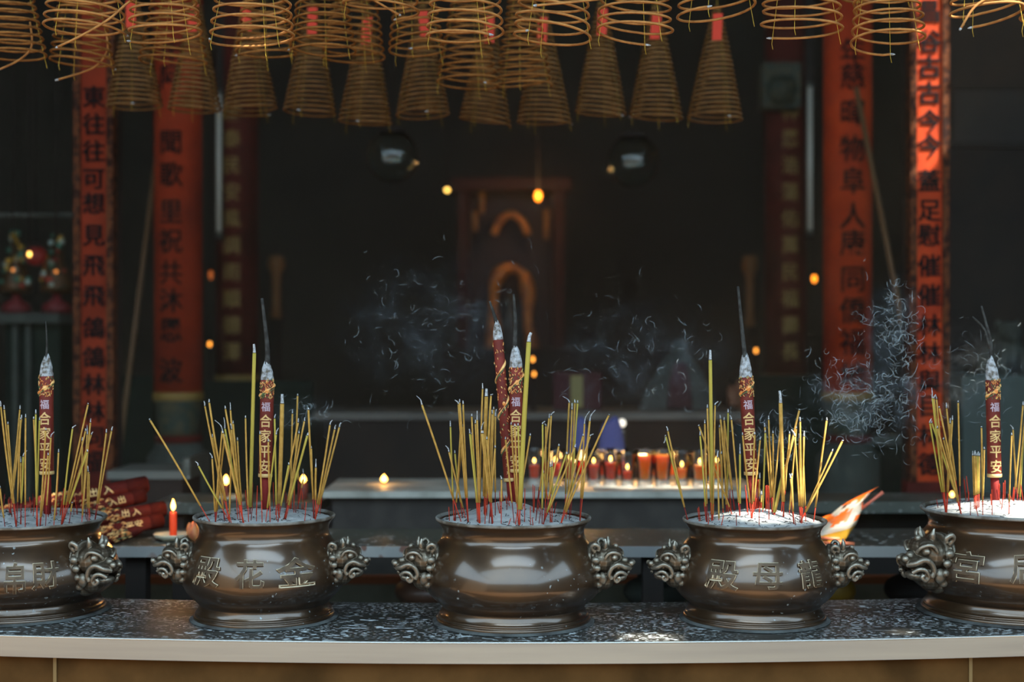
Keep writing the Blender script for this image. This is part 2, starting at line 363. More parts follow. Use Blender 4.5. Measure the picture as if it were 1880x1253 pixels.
def spec_head():
    """a cast beast head, nose towards +x, seam with the pot at x = 0"""
    b = MB(); E = b.ell
    E((-.004, 0, -.008), (.02, .05, .058)); E((.006, 0, -.01), (.012, .053, .061))
    E((.026, 0, .008), (.038, .040, .034)); E((.05, 0, .020), (.024, .030, .022))
    for s in (-1, 1):
        E((.050, s * .018, .028), (.020, .013, .010)); E((.060, s * .026, .017), (.0095, .009, .0085)); E((.060, s * .0325, .017), (.005, .0035, .0045))
        b.tube(crom([(.036, s * .034, .014), (.046, s * .036, .026), (.060, s * .034, .030), (.072, s * .024, .024), (.074, s * .014, .014)]), .0042, 8)
        b.tube(crom([(.098, s * .010, -.010), (.088, s * .026, -.006), (.072, s * .034, .001), (.056, s * .037, -.006), (.048, s * .037, -.022), (.054, s * .035, -.034)]), .0062, 8)
        b.tube(crom([(.090, s * .018, -.026), (.080, s * .028, -.018), (.068, s * .033, -.020), (.060, s * .034, -.032), (.066, s * .032, -.040), (.074, s * .030, -.034), (.070, s * .031, -.029)]), .0048, 8)
        b.tube([(.034, s * .016, .034), (.036, s * .020, .050), (.034, s * .022, .062)], [.0085, .006, .0015], 10)
        b.tube(crom([(.012, s * .040, .030), (.004, s * .047, .042), (.012, s * .050, .050), (.022, s * .046, .044), (.020, s * .043, .034)]), .0055, 8)
        for k in range(4): E((.014 + .002 * k, s * (.047 - .004 * k), .012 - .020 * k), (.011, .008, .0085))
        E((.101, s * .009, .002), (.008, .0075, .007)); E((.028, s * .034, -.034), (.014, .010, .016))
    E((.070, 0, -.006), (.030, .026, .014)); E((.094, 0, -.003), (.012, .016, .010)); E((.080, 0, .006), (.012, .010, .010))
    E((.056, 0, -.034), (.032, .024, .012)); E((.076, 0, -.032), (.012, .018, .008))
    E((.026, 0, -.040), (.030, .028, .026)); E((.008, 0, -.055), (.018, .026, .020)); E((.058, 0, .040), (.008, .007, .008))
    o = b.build('beast_head', BRONZE_HEAD)
    m = o.modifiers.new('r', 'REMESH'); m.mode = 'VOXEL'; m.voxel_size = .0019; m.use_smooth_shade = True
    m = o.modifiers.new('s', 'SMOOTH'); m.factor = .5; m.iterations = 2
    bpy.context.view_layer.update(); me = bpy.data.meshes.new_from_object(o.evaluated_get(bpy.context.evaluated_depsgraph_get()))
    me.materials.clear(); me.materials.append(BRONZE_HEAD); me.polygons.foreach_set('use_smooth', [True] * len(me.polygons))
    bpy.data.objects.remove(o); return me
HEAD = spec_head()
def ash_z(B, x, y):                                   # height of the ash over the burner's base
    dx = x - B['x'] - B['mound'][0]; dy = y - B['D'] - .01
    r = math.hypot(x - B['x'], y - B['D']); R = B['R'] * .955
    m = B['mound'][1] * math.exp(-(dx * dx + dy * dy) / (2 * B['mound'][2] ** 2))
    fade = max(0, min(1, (R - r) / .03))
    return TZ + B['H'] * .955 + m * (.25 + .75 * fade) + .0025 * noise.noise(Vector((x * 40, y * 40, 3))) + .0012 * noise.noise(Vector((x * 150, y * 150, 8)))
for bi, B in enumerate(BUR):
    B['x'] = (B['px'] - 940) / F * B['D']
    R, H, X, D = B['R'], B['H'], B['x'], B['D']
    t = thing('incense_burner', B['lab'], 'incense burner', (X, D, TZ + .0005), 'bronze burners on the front altar'); B['ob'] = t
    pr = [(p.x * R, p.y * H) for p in crom([(a, b, 0) for a, b in PROF], 4)]
    lip = [p for p in pr if p[1] > H * .972 and p[0] > R * .95]; i0 = pr.index(lip[0]); i1 = pr.index(lip[-1])
    g = MB(); g.lathe(pr[:i0 + 1], 128, cap1=False); g.lathe(pr[i1:], 128, cap0=False); body = g.build('body', BRONZE, t)
    g = MB(); g.lathe(pr[i0:i1 + 1], 128, cap0=False, cap1=False); tag(g.build('rim', mat('dusty rim', '8d8f8a', .6, .3, '5c5448', 20, .42, .6), t), 'dusty pale rim')
    for s, yaw in ((1, -.22), (-1, PI + .22)):
        if bi == 0 and s > 0: yaw = -.5
        if bi == 4 and s < 0: yaw = PI + .42
        o = link('beast_handle', HEAD, t)
        rr = R * 1.045
        o.location = (math.cos(yaw) * rr, math.sin(yaw) * rr, H * .585); o.rotation_euler = (0, 0, yaw); k = R / .19 * .98; o.scale = (k * .95, k, k * 1.02)
        tag(o, 'cast beast head handle, %s side' % ('right' if s > 0 else 'left'))
    if B['chars']:
        for ch, cx, cy, wpx, hpx in B['chars']:
            g = MB()
            sx = wpx / F * (D - R * 1.0); sy = hpx / F * (D - R)
            # where the reader's ray meets the pot
            Dd = D - R
            for _ in range(12):
                q = P(cx, cy, Dd); h = (q.z - TZ) / H; rr = R * pot_r(h); dx = q.x - X
                Dd = D - math.sqrt(max(1e-5, rr * rr - dx * dx))
            th0 = math.asin(max(-1, min(1, (q.x - X) / rr))); z0 = q.z - TZ
            sx = sx / max(.5, math.cos(th0))
            def fn(u, v, d, th0=th0, z0=z0):
                r_ = R * pot_r((z0 + v) / H); th = th0 + u / (R * 1.1); e = r_ + (-.004 + d * .0105)
                return (e * math.sin(th), -e * math.cos(th), z0 + v)
            glyph(g, ch, fn, sx, sy); v_, f_ = GO[ch]; g.add([fn(x * sx, y * sy, .62 + z * sy / .0105) for x, y, z in v_], f_, 1, True)
            o = g.build('raised_character', [BRONZE_RUB, RIM], t); tag(o, 'rubbed raised character ' + ch)
    # ash bed
    g = MB(); NR, NA = 34, 96; v = []; f = []
    for i in range(NR + 1):
        r = R * .945 * i / NR
        for k in range(NA):
            a = 2 * PI * k / NA; x = X + r * math.cos(a); y = D + r * math.sin(a); v.append((x, y, ash_z(B, x, y)))
    for i in range(NR):
        for k in range(NA):
            k2 = (k + 1) % NA; f.append((i * NA + k, (i + 1) * NA + k, (i + 1) * NA + k2, i * NA + k2))
    g.add(v, f)
    rnd = random.Random(bi)
    for k in range(150):                              # burnt crumbs and broken ends lying on the ash
        a = rnd.uniform(0, 2 * PI); r = R * .9 * math.sqrt(rnd.random()); x = X + r * math.cos(a); y = D + r * math.sin(a)
        L = rnd.uniform(.003, .014); b = rnd.uniform(0, PI); z = ash_z(B, x, y) + .001
        x2 = x + L * math.cos(b); y2 = y + L * math.sin(b)
        g.tube([(x, y, z), ((x + x2) / 2, (y + y2) / 2, z + rnd.uniform(0, .003)), (x2, y2, ash_z(B, x2, y2) + .001)], rnd.uniform(.0005, .0011), 4, 1)
    o = g.build('ash_bed', [ASH, CRUMB]); tag(o, 'pale grey ash filling the ' + B['who'], 'ash', None, 'stuff')
    # spilt ash ring round the foot
    g = MB(); g.lathe([(R * 1.0, 0), (R * 1.05, .0005), (R * 1.04, .002), (R * .985, .006)], 96, 0, (X, D, TZ + .0012), False, False)
    o = g.build('ash_ring', mat('spilt ash', '565b5a', .9, 0, '33312f', 14, .4, .65)); tag(o, 'thin ring of spilt ash round the foot of the ' + B['who'], 'ash', None, 'stuff')
# ------------------------------------------------------------------ incense sticks, read off as (tip, foot, where the coating ends, ash)
def on_ash(B, px, py):
    best = None; D = B['D'] - B['R'] * .95
    while D < B['D'] + B['R'] * .93:
        q = P(px, py, D); ok = math.hypot(q.x - B['x'], q.y - B['D']) < B['R'] * .93
        dz = q.z - ash_z(B, q.x, q.y)
        if ok:
            if dz <= 0: return Vector((q.x, q.y, ash_z(B, q.x, q.y)))
            if best is None or dz < best[0]: best = (dz, q)
        D += .004
    if best is None: q = P(px, py, B['D']); return Vector((q.x, q.y, ash_z(B, q.x, q.y)))
    q = best[1]; return Vector((q.x, q.y, ash_z(B, q.x, q.y)))
def px_of(p): return 940 + p.x / p.y * F, 626.5 - (p.z - EYE) / p.y * F
STICKS = {i: [] for i in range(5)}; STUBS = {i: [] for i in range(5)}
def S(bi, ox, oy, k, rows):
    for r in rows:
        tx, ty, bx, by, ey = r[:5]; ash = r[5] if len(r) > 5 else (0, -22); rad = r[6] if len(r) > 6 else 1.0
        STICKS[bi].append((ox + tx / k, oy + ty / k, ox + bx / k, oy + by / k, oy + ey / k, (ash[0] / k, ash[1] / k), rad))
def ST(bi, ox, oy, k, rows):
    for tx, ty, bx, by in rows: STUBS[bi].append((ox + tx / k, oy + ty / k, ox + bx / k, oy + by / k))
S(0, 0, 720, 4.817, [(8, 130, 140, 1190, 985, (-5, -50)), (38, 155, 146, 1195, 990, (-4, -38)), (70, 285, 135, 1170, 980), (176, 155, 85, 1075, 945, (3, -36)), (190, 232, 92, 1080, 950, (2, -30)),
    (184, 625, 186, 1175, 955, (-3, -55)), (183, 245, 148, 1180, 980), (227, 228, 223, 1195, 1000, (0, -33)), (206, 570, 180, 1170, 985, (34, -52)), (317, 195, 326, 1195, 1000, (0, -40)), (298, 240, 334, 1190, 985),
    (350, 250, 322, 1180, 960), (405, 340, 352, 1190, 1110), (450, 402, 402, 1200, 1010, (30, -48)), (425, 560, 357, 1185, 1110), (518, 535, 476, 1195, 1140, (0, -30)), (0, 850, 44, 1195, 1115, (-4, -20))])
S(0, 100, 720, 4.817, [(160, 325, 60, 1190, 1000, (30, -30)), (297, 110, 62, 1180, 1000, (2, -12)), (275, 345, 70, 1170, 970), (290, 530, 64, 1190, 990), (318, 270, 240, 1180, 1100, (4, -34)), (326, 378, 74, 1165, 985, (14, -24)),
    (290, 375, 242, 1160, 1010, (-2, -85)), (246, 435, 244, 1120, 900, (1, -33)), (298, 705, 292, 1150, 1020, (-5, -52), 1.1), (306, 720, 306, 1158, 1030, (0, -10)), (458, 362, 354, 1160, 990, (2, -34)), (505, 345, 357, 1158, 990, (10, -38)), (155, 985, 130, 1165, 1060, (0, -10))])
ST(0, 0, 720, 4.817, [(262, 930, 276, 1075), (290, 900, 301, 1050), (430, 930, 428, 1110), (80, 930, 106, 1110), (570, 850, 540, 1180), (515, 720, 498, 1095), (560, 960, 548, 1130)])
ST(0, 100, 720, 4.817, [(85, 850, 48, 1100), (170, 1010, 172, 1090), (20, 960, 18, 1100)])
S(1, 260, 720, 4.817, [(75, 250, 608, 1158, 1010, (-6, -14), 1.15), (503, 655, 778, 1150, 1030, (-28, -40)), (560, 125, 775, 1150, 960, (-10, -44)), (598, 95, 777, 1150, 965, (-2, -32), 1.15), (624, 590, 652, 1152, 1060, (-22, -50)), (627, 400, 738, 1148, 1040, (-2, -28)),
    (713, 345, 650, 1152, 1060, (-66, -95)), (735, 400, 656, 1150, 1055), (738, 325, 895, 1158, 1000, (-12, -100)), (741, 150, 900, 1158, 1000, (-4, -28)), (786, 160, 850, 1130, 900, (-4, -66)), (795, 330, 776, 1150, 1080, (-10, -50)), (809, 280, 872, 1140, 960, (0, -26)), (848, 430, 893, 1120, 970, (-2, -28)), (720, 365, 905, 1160, 1000, (-5, -20), 1.3)])
S(1, 430, 720, 4.82, [(100, 232, 127, 1155, 1010, (0, -22)), (228, 375, 247, 1157, 960, (-4, -30)), (302, 440, 318, 1157, 1010), (372, 378, 279, 1155, 1030, (20, -58)), (358, 235, 374, 1138, 1000, (8, -38)), (482, 645, 387, 1155, 1010)])
S(1, 520, 720, 4.817, [(127, 35, 92, 1010, 890, (1, -20)), (81, 192, 62, 1040, 900, (0, -35)), (132, 270, -48, 1155, 890, (3, -36)), (139, 370, 14, 1120, 990, (3, -24)), (187, 258, 16, 1128, 1000, (4, -32)), (214, 385, 10, 1128, 1000, (8, -24), 1.3), (205, 405, 22, 1128, 1010),
    (223, 158, 275, 1122, 940, (-2, -18), 1.15), (288, 668, 285, 1128, 960, (1, -75), 1.25), (248, 500, 268, 1120, 950), (413, 292, 280, 1128, 990, (22, -42), 1.1), (455, 332, 285, 1130, 1000, (10, -40), 1.1), (496, 312, 298, 1080, 990, (14, -40), 1.1), (178, 775, 126, 1030, 850, (-4, -95), .9), (132, 705, 132, 1000, 770)])
ST(1, 430, 720, 4.82, [(165, 800, 160, 1050), (205, 830, 196, 1145), (392, 980, 390, 1060), (480, 960, 438, 1128), (345, 800, 350, 990)])
ST(1, 520, 720, 4.817, [(205, 970, 190, 1140), (165, 990, 166, 1040), (110, 1000, 111, 1070), (72, 920, 70, 1030), (20, 880, 18, 1020), (98, 870, 94, 1070)])
S(2, 755, 700, 4.473, [(88, 195, 410, 1160, 970, (-46, -74), 1.15), (322, 375, 350, 1150, 985, (-2, -48)), (310, 583, 446, 1130, 1040, (-28, -52)), (359, 595, 420, 1130, 1000, (-2, -26)), (387, 190, 464, 1160, 960, (-28, -34)), (398, 178, 470, 1160, 960, (-1, -28)), (426, 190, 468, 1164, 960, (-2, -28)), (428, 375, 355, 1150, 990), (405, 400, 362, 1152, 1000),
    (481, 432, 562, 1170, 1000, (-5, -38)), (497, 440, 556, 1168, 1000), (497, 292, 545, 1160, 1000), (527, 350, 562, 1172, 1000, (0, -34)), (541, 320, 566, 1172, 1005, (0, -76)), (586, 65, 560, 1160, 1000, (-1, -46)), (655, 120, 605, 1175, 960, (16, -12)), (577, 400, 664, 1178, 985, (20, -64)), (590, 430, 668, 1172, 1000)])
S(2, 880, 700, 4.475, [(95, 125, 45, 1110, 900, (12, -16)), (118, 235, 92, 1120, 930, (0, -22)), (107, 270, 60, 1100, 900, (-3, -34)), (132, 290, 131, 1110, 920, (8, -58)), (20, 430, 106, 1172, 990), (62, 480, 112, 1172, 1000), (182, 810, 180, 1172, 990, (-9, -32)), (216, 480, 286, 1175, 1005), (262, 360, 320, 1172, 1000), (291, 372, 322, 1180, 1015), (318, 368, 335, 1180, 1040), (417, 450, 296, 1180, 1060, (3, -20)), (130, 550, 80, 1172, 960)])
S(2, 980, 700, 4.473, [(72, 355, 68, 1178, 1050, (20, -24)), (99, 370, 93, 1050, 960, (-10, -20)), (126, 305, 16, 1150, 900, (2, -36)), (143, 285, 92, 1070, 960, (26, -34)), (290, 178, 255, 1060, 900, (-52, -52), 1.1), (314, 235, 272, 1100, 930, (0, -54)), (337, 180, 292, 1060, 950, (-3, -30)), (360, 182, 303, 1080, 940, (0, -24)), (205, 535, 80, 1178, 970, (2, -18)), (268, 602, 76, 1178, 1085), (336, 545, 78, 1176, 1060, (10, -26)),
    (404, 452, 222, 1168, 1060, (4, -18)), (462, 455, 228, 1168, 1070, (28, -20)), (416, 352, 376, 1150, 965, (42, -104)), (460, 328, 380, 1150, 970, (46, -90), 1.25), (616, 282, 222, 1168, 1080, (2, -8), 1.1), (136, 705, 134, 1165, 930, (-2, -42)), (150, 700, 150, 1160, 935, (2, -48)), (80, 755, 144, 1160, 885)])
ST(2, 880, 700, 4.475, [(440, 850, 444, 1080), (455, 865, 448, 1090), (375, 880, 372, 1160), (420, 1030, 420, 1185), (490, 870, 464, 1150), (165, 900, 172, 1090), (150, 1000, 166, 1090)])
ST(2, 980, 700, 4.473, [(190, 990, 163, 1072), (8, 860, 4, 1060), (300, 960, 292, 1140), (182, 1000, 170, 1075)])
S(3, 1210, 700, 4.477, [(72, 412, 236, 1140, 1020, (-12, -38)), (55, 455, 238, 1140, 1025, (-16, 55)), (337, 450, 392, 1160, 1030, (0, -38)), (328, 372, 600, 1100, 1040, (-2, -12)), (376, 350, 396, 1160, 1010, (-1, -32)), (397, 222, 432, 1155, 1000, (0, -28)), (460, 200, 442, 1150, 1010, (26, -32)), (480, 628, 492, 1150, 1140, (4, -55)), (504, 312, 572, 1080, 960, (-6, -34)), (535, 320, 552, 1060, 1000), (567, 255, 556, 1070, 1010, (1, -26)), (497, 382, 526, 1070, 1000), (512, 600, 526, 1075, 1040)])
S(3, 1320, 700, 4.475, [(12, 315, 134, 1060, 890, (-4, -34)), (42, 322, 128, 1060, 890), (75, 262, 64, 1060, 1000, (0, -32)), (102, 318, 170, 1110, 1000, (-12, -36)), (172, 600, 172, 1110, 1010, (0, -88), 1.2), (194, 445, 266, 1130, 1000, (-2, -24)), (293, 440, 268, 1130, 1010), (338, 485, 272, 1130, 990, (8, -28)), (376, 378, 436, 1080, 960, (-3, -34)), (380, 425, 360, 1080, 1060), (408, 318, 442, 1070, 950, (-1, -32)), (443, 430, 444, 1075, 960), (335, 800, 324, 1050, 950, (2, -46)), (500, 425, 440, 1100, 1060), (537, 700, 448, 1100, 1080, (0, -10), 1.4), (348, 935, 345, 1050, 1000, (0, -28))])
S(3, 1420, 700, 4.471, [(212, 240, 10, 1100, 1070, (0, -6), 1.15), (168, 445, 6, 1100, 1080, (-22, -46), 1.4), (132, 435, 78, 1120, 900), (219, 332, 236, 1165, 1030, (-2, -36)), (187, 392, 130, 1100, 1060), (213, 470, 228, 1168, 1030, (-4, -38)), (176, 455, 220, 1165, 1030), (250, 455, 236, 1168, 1040, (2, -46), 1.1), (437, 325, 330, 1158, 1040, (1, -26), 1.15), (480, 580, 226, 1150, 1075, (10, -22)), (565, 495, 222, 1160, 1080, (10, -8), 1.15), (140, 800, 170, 1175, 1070, (-8, -40)), (150, 780, 165, 1170, 1080), (246, 690, 265, 1155, 1030)])
ST(3, 1320, 700, 4.475, [(90, 890, 100, 1060), (110, 900, 122, 1055), (80, 900, 92, 1058), (215, 855, 232, 1080), (310, 800, 312, 1050), (322, 810, 318, 1050), (385, 860, 386, 1050), (395, 855, 396, 1050), (408, 860, 410, 1140), (222, 900, 240, 1100), (530, 1000, 532, 1110), (410, 1000, 412, 1140), (330, 1050, 330, 1185)])
ST(3, 1210, 700, 4.477, [(318, 1045, 330, 1155), (326, 1035, 340, 1155)])
S(4, 1690, 700, 4.82, [(105, 150, 224, 1170, 985, (-6, -90)), (119, 155, 220, 1172, 985, (16, -36)), (141, 160, 228, 1172, 985, (-8, -30)), (83, 372, 222, 1172, 985, (14, -40)), (100, 372, 344, 1100, 1010), (166, 238, 360, 1175, 1050, (-4, -14)), (230, 240, 335, 1110, 900, (-3, -48)), (262, 375, 228, 1172, 985, (2, -48)), (282, 345, 232, 1172, 990, (1, -40)), (333, 192, 352, 1172, 930, (0, -20)), (272, 560, 346, 1150, 880), (150, 420, 362, 1178, 1070), (205, 520, 356, 1176, 1060)])
S(4, 1770, 700, 4.82, [(76, 660, 92, 1130, 1010, (0, -40)), (92, 660, 102, 1135, 1010, (6, -44)), (106, 662, 112, 1135, 1005, (-6, -30)), (120, 662, 122, 1125, 1000, (8, -40)), (134, 664, 132, 1120, 1000, (4, -30)), (154, 412, 165, 1188, 1060, (0, -8)), (178, 605, 166, 1100, 1020), (433, 430, 470, 1060, 940, (-24, -40)), (421, 480, 396, 1180, 1070), (521, 215, 440, 1070, 960, (2, -34)), (530, 400, 494, 1060, 1030), (540, 330, 470, 1060, 1000)])
ST(4, 1690, 700, 4.82, [(375, 850, 402, 1060), (405, 840, 432, 1065), (388, 870, 405, 1060)])
ST(4, 1770, 700, 4.82, [(348, 900, 346, 1055), (362, 880, 360, 1050), (440, 940, 428, 1060), (448, 935, 436, 1060), (245, 960, 248, 1185), (235, 1000, 240, 1100), (316, 960, 316, 1050), (390, 1000, 396, 1080), (58, 1070, 56, 1195)])
# the thick sticks
BIG = [(1, 467, 648, 459, 945, 932, (-1, -16), 2.1, YEL2), (1, 518, 741, 512, 940, 925, (0, -17), 2.4, YEL), (2, 893, 728, 889, 945, 912, (0, -14), 2.2, YEL), (2, 971, 628, 953, 965, 936, (4, -17), 2.7, YEL2), (3, 1304, 661, 1308, 955, 945, (0, -18), 2.1, YEL2), (3, 1433, 740, 1439, 950, 922, (-2, -22), 2.2, YEL)]
rs = random.Random(3)
def make_stick(bi, row, order, coat=None, thick=False):
    B = BUR[bi]; tx, ty, bx, by, ey, ash, k = row
    b = on_ash(B, bx, by); r = .0022 * k
    Dt = b.y + rs.uniform(-.02, .02) + (b.y - B['D']) * .1
    tip = P(tx, ty, Dt); ax = (tip - b); L = ax.length; ax.normalize()
    f = max(.03, min(.9, (by - ey) / max(1, by - ty)))
    mid = b + ax * (L * f)
    side = ax.orthogonal().normalized()
    w_ = 'thick yellow incense stick' if thick else 'yellow incense stick'
    if thick: lab = 'thick yellow incense stick in the %s, %s' % (B['who'], order)
    else: lab = '%s, %s tip from left in the %s' % (w_, order, B['who'])
    t = thing('incense_stick', lab, 'incense stick', b, 'incense sticks in the ' + B['who'])
    g = MB(); g.tube([-ax * .012, mid - b + ax * .004], .0011 * (1 + .35 * (k - 1)), 6); g.build('bamboo_core', rs.choice([RED, RED, REDD]), t)
    bend = side * rs.uniform(-.0018, .0018) * (L / .3)
    n = 5; pts = []
    for i in range(n + 1):
        q = i / n; pts.append((mid - b).lerp(tip - b, q) + bend * math.sin(PI * q))
    g = MB(); g.tube(pts, [r * .96] + [r] * (n - 1) + [r * .97], 10 if thick else 7); g.build('incense_coating', coat or rs.choice([YEL, YEL, YEL, YEL2, YEL3 if k == 1.25 else YEL]), t)
    e = P(tx + ash[0], ty + ash[1], Dt); m1 = P(tx + ash[0] * .25, ty + ash[1] * .55, Dt)
    al = (e - tip).length
    pts = [p - b for p in crom([tip - ax * .001, tip + ax * .003, m1, e], 4)]
    ra = r * (.86 if thick else .8)
    long_ = not thick and al > .018
    rad = [r * 1.02, r * 1.02] + [ra * (1 - (.62 if long_ else .35) * i / max(1, len(pts) - 3)) for i in range(len(pts) - 2)]
    g = MB(); g.tube(pts[:3], [r * 1.03, r * 1.03, r * .9], 8 if thick else 6, 1); g.tube(pts[2:], rad[2:], 8 if thick else 6, 0); tag(g.build('ash_tip', [ASHT, BURN], t), 'pale grey ash tip')
for bi in range(5):
    rows = sorted(STICKS[bi], key=lambda r: r[0])
    for i, row in enumerate(rows): make_stick(bi, row, ORD[i + 1])
    bigs = sorted([r for r in BIG if r[0] == bi], key=lambda r: r[1])
    for i, r in enumerate(bigs):
        how = {0: 'taller' if len(bigs) > 1 and r[2] < bigs[1 - i][2] else 'shorter', 1: 'taller' if len(bigs) > 1 and r[2] < bigs[0][2] else 'shorter'}[i]
        make_stick(bi, r[1:8], 'the %s of the two' % how, r[8], True)
    B = BUR[bi]; rr = random.Random(40 + bi); rows = list(STUBS[bi])
    for k in range(16):
        a = rr.uniform(0, 2 * PI); q = B['R'] * .85 * math.sqrt(rr.random()); x = B['x'] + q * math.cos(a); y = B['D'] + q * math.sin(a)
        bx, by = px_of(Vector((x, y, ash_z(B, x, y))))
        if -20 < bx < 1900: rows.append((bx + rr.uniform(-5, 5), by - rr.uniform(10, 38), bx, by))
    for tx, ty, bx, by in rows:
        b = on_ash(B, bx, by); tip = P(tx, ty, b.y + rr.uniform(-.008, .008)); ax = (tip - b).normalized()
        g = MB(); g.tube([-ax * .01, (tip - b) * .9, tip - b], [.0010, .0010, .0007], 6); o = g.build('incense_stub', rr.choice([RED, RED, REDD]), None, b)
        tag(o, 'bare thin red incense stub standing in the ash of the ' + B['who'], 'incense stub', 'burnt-out red stubs in the ' + B['who'])
# ------------------------------------------------------------------ tall wrapped candles of incense, gold characters down the front
def big_joss(bi, top, wrap, wend, foot, hw, wick, lab, dragon=False):
    """pixel points: tip of ash, top of wrapper, end of wrapper, foot in the ash; wick as a list of points"""
    B = BUR[bi]; D = B['D'] + .02
    f_ = P(*foot, D); zf = ash_z(B, f_.x, f_.y); b = Vector((f_.x, D, zf))
    W0 = P(*wend, D) - b; W1 = P(*wrap, D) - b; T = P(*top, D) - b; r = hw / F * D
    t = thing('wrapped_joss_stick', lab, 'joss stick', b, 'tall red joss sticks standing in the burners')
    ax = (W1 - W0).normalized(); L = (W1 - W0).length
    rot = ax.to_track_quat('Z', 'Y').to_matrix()
    xa = (Vector((1, 0, 0)) - ax * ax.x).normalized(); ya = ax.cross(xa)          # ya points away from the reader
    g = MB(); g.tube([-ax * .03 + Vector((0, 0, 0)), W0 * .5, W0 + ax * .01], [r * .55, r * .6, r * .6], 14); tag(g.build('bamboo_stem', REDD, t), 'bare dark red stem')
    g = MB(); g.tube([W0, W0 + ax * .002, W0 + ax * (L - .002), W1], [r * .94, r, r, r * .96], 28); g.build('paper_wrapper', WRAP, t)
    def fn(h0):
        def f2(u, v, d): th = u / r; e = r * (1.0 + .004) - .0006 + d * .0012; return W0 + ax * (h0 + v) + xa * (e * math.sin(th)) - ya * (e * math.cos(th))
        return f2
    g = MB(); g.lathe([(r * 1.0, 0), (r * 1.06, .001), (r * 1.06, .008), (r * 1.0, .009)], 28, 0, (0, 0, 0), False, False)
    g.v = [tuple(W0 + xa * x + ya * y + ax * (z + .001)) for x, y, z in g.v]; tag(g.build('gold_band', GOLD, t), 'gold band at the foot of the wrapper')
    hpx = 27 / F * D
    if not dragon:
        for i, ch in enumerate('安平家合'):
            g = MB(); glyph(g, ch, fn(.030 + i * hpx * 1.02), 24 / F * D, 25 / F * D); o = g.build('gold_character', GOLD, t); tag(o, 'gold character ' + ch)
        g = MB(); glyph(g, '福', fn(.030 + 4.02 * hpx), 18 / F * D, 18 / F * D); tag(g.build('emblem', mat('silver lilac print', 'b3a3b0', .5), t), 'small pale ornate character')
    rr = random.Random(bi * 3 + (5 if dragon else 0)); g = MB()                      # the dragon winding round the top, in raised gold and green
    h0, h1 = (L * .2, L * .98) if dragon else (.03 + 4.5 * hpx, L - .001); n = 60 if dragon else 26
    turns = 3 if dragon else 1.1
    pts = []
    for i in range(n + 1):
        q = i / n; th = -1.5 + q * turns * 2 * PI * (1 if dragon else .55); h = h0 + (h1 - h0) * (q if dragon else (.15 + .75 * q)); pts.append((th, h))
    def s(th, h, e): return W0 + ax * h + xa * ((r + e) * math.sin(th)) - ya * ((r + e) * math.cos(th))
    wv = [.0035 + .0025 * math.sin(i * .7) for i in range(n + 1)]
    g.tube([s(th, h, .0003) for th, h in pts], [x * (.62 if dragon else .7) for x in wv], 8, 0)
    g.tube([s(th, h - .006, .0006) for th, h in pts], .0013, 6, 1)
    for k in range(110 if dragon else 90):
        th = rr.uniform(-1.4, 1.4); h = rr.uniform(h0, h1); a = rr.uniform(-1, 1)
        if dragon and rr.random() < .5: continue
        g.tube([s(th, h, .0005), s(th + a * .12, h + .002, .0012), s(th + a * .3, h + .0055, .0005)], [.0007, .0011, .0004], 5, rr.choice([0, 0, 0, 1]))
    g.ell(s(.15, h0 + (h1 - h0) * .45, .001), (r * .3, r * .12, r * .4), 0)
    tag(g.build('dragon_relief', [GOLDB, GREENP], t), 'gold and green dragon printed round the wrapper')
    if dragon:
        g = MB()
        for k in range(12): th = -.25 + .15 * math.sin(k * 2.1); h = L * (.02 + .018 * k); g.tube([s(th, h, .0004), s(th + .3, h + .003, .0008), s(th + .12, h + .006, .0004)], .001, 5)
        g.build('gold_scroll', GOLD, t)
    # the burnt end: a ragged grey cone of ash
    g = MB(); n = 20; A = T - W1; H = A.length; AX = A.normalized(); rings = 9; v = []; f = []
    for i in range(rings + 1):
        q = i / rings
        for k in range(n):
            a = 2 * PI * k / n; rad = r * (.98 - .25 * q - .45 * q ** 3) * (1 + .10 * noise.noise(Vector((math.cos(a) * 2, math.sin(a) * 2, q * 5 + bi * 9))))
            hh = H * q * (1 + (.22 * noise.noise(Vector((math.cos(a) * 1.5 + bi, math.sin(a) * 1.5, 4))) if q > .6 else 0))
            v.append(W1 + AX * hh + xa * (rad * math.cos(a)) + ya * (rad * math.sin(a)))
    for i in range(rings):
        for k in range(n): k2 = (k + 1) % n; f.append((i * n + k, i * n + k2, (i + 1) * n + k2, (i + 1) * n + k))
    f.append(tuple(range(rings * n, rings * n + n))); g.add(v, f); tag(g.build('ash_cap', mat('joss ash', 'b9c0c6', .95, 0, '5d5648', 90, .42, .66, bump=.8, bscale=160), t), 'ragged grey ash cap')
    for wk in wick:
        pts = [P(*p[:2], D) - b for p in wk[0]]; g = MB(); g.tube(crom(pts, 3), [x for x in [wk[1] / F * D * (1 - .55 * i / ((len(pts) - 1) * 3)) for i in range((len(pts) - 1) * 3 + 1)]], 8); tag(g.build('charred_core', mat('charred core', '3a3c3a', .9, 0, '23221f', 60, .4, .6), t), 'charred dark core above the ash')
big_joss(0, (85, 654), (85, 691), (86, 872), (87, 948), 12.5, [([(85, 660), (86, 630), (84, 590)], 2.2)], 'tall dark red joss stick with gold characters in the far left burner')
big_joss(1, (490, 664), (491, 698), (487, 877), (488, 940), 12.3, [([(491, 672), (491, 640), (487, 600), (481, 548)], 5.5)], 'tall dark red joss stick with gold characters in the second burner from left')
big_joss(2, (912, 588), (914.5, 624), (935, 885), (938, 935), 9.6, [([(912, 594), (906, 575), (899, 553)], 4)], 'leaning dark red joss stick wrapped by a gold dragon in the central burner', True)
big_joss(2, (946, 634), (947.5, 675), (946, 868), (947, 945), 12.3, [([(945, 645), (946, 600), (945, 570), (943, 540)], 4.6)], 'upright dark red joss stick with gold characters in the central burner')
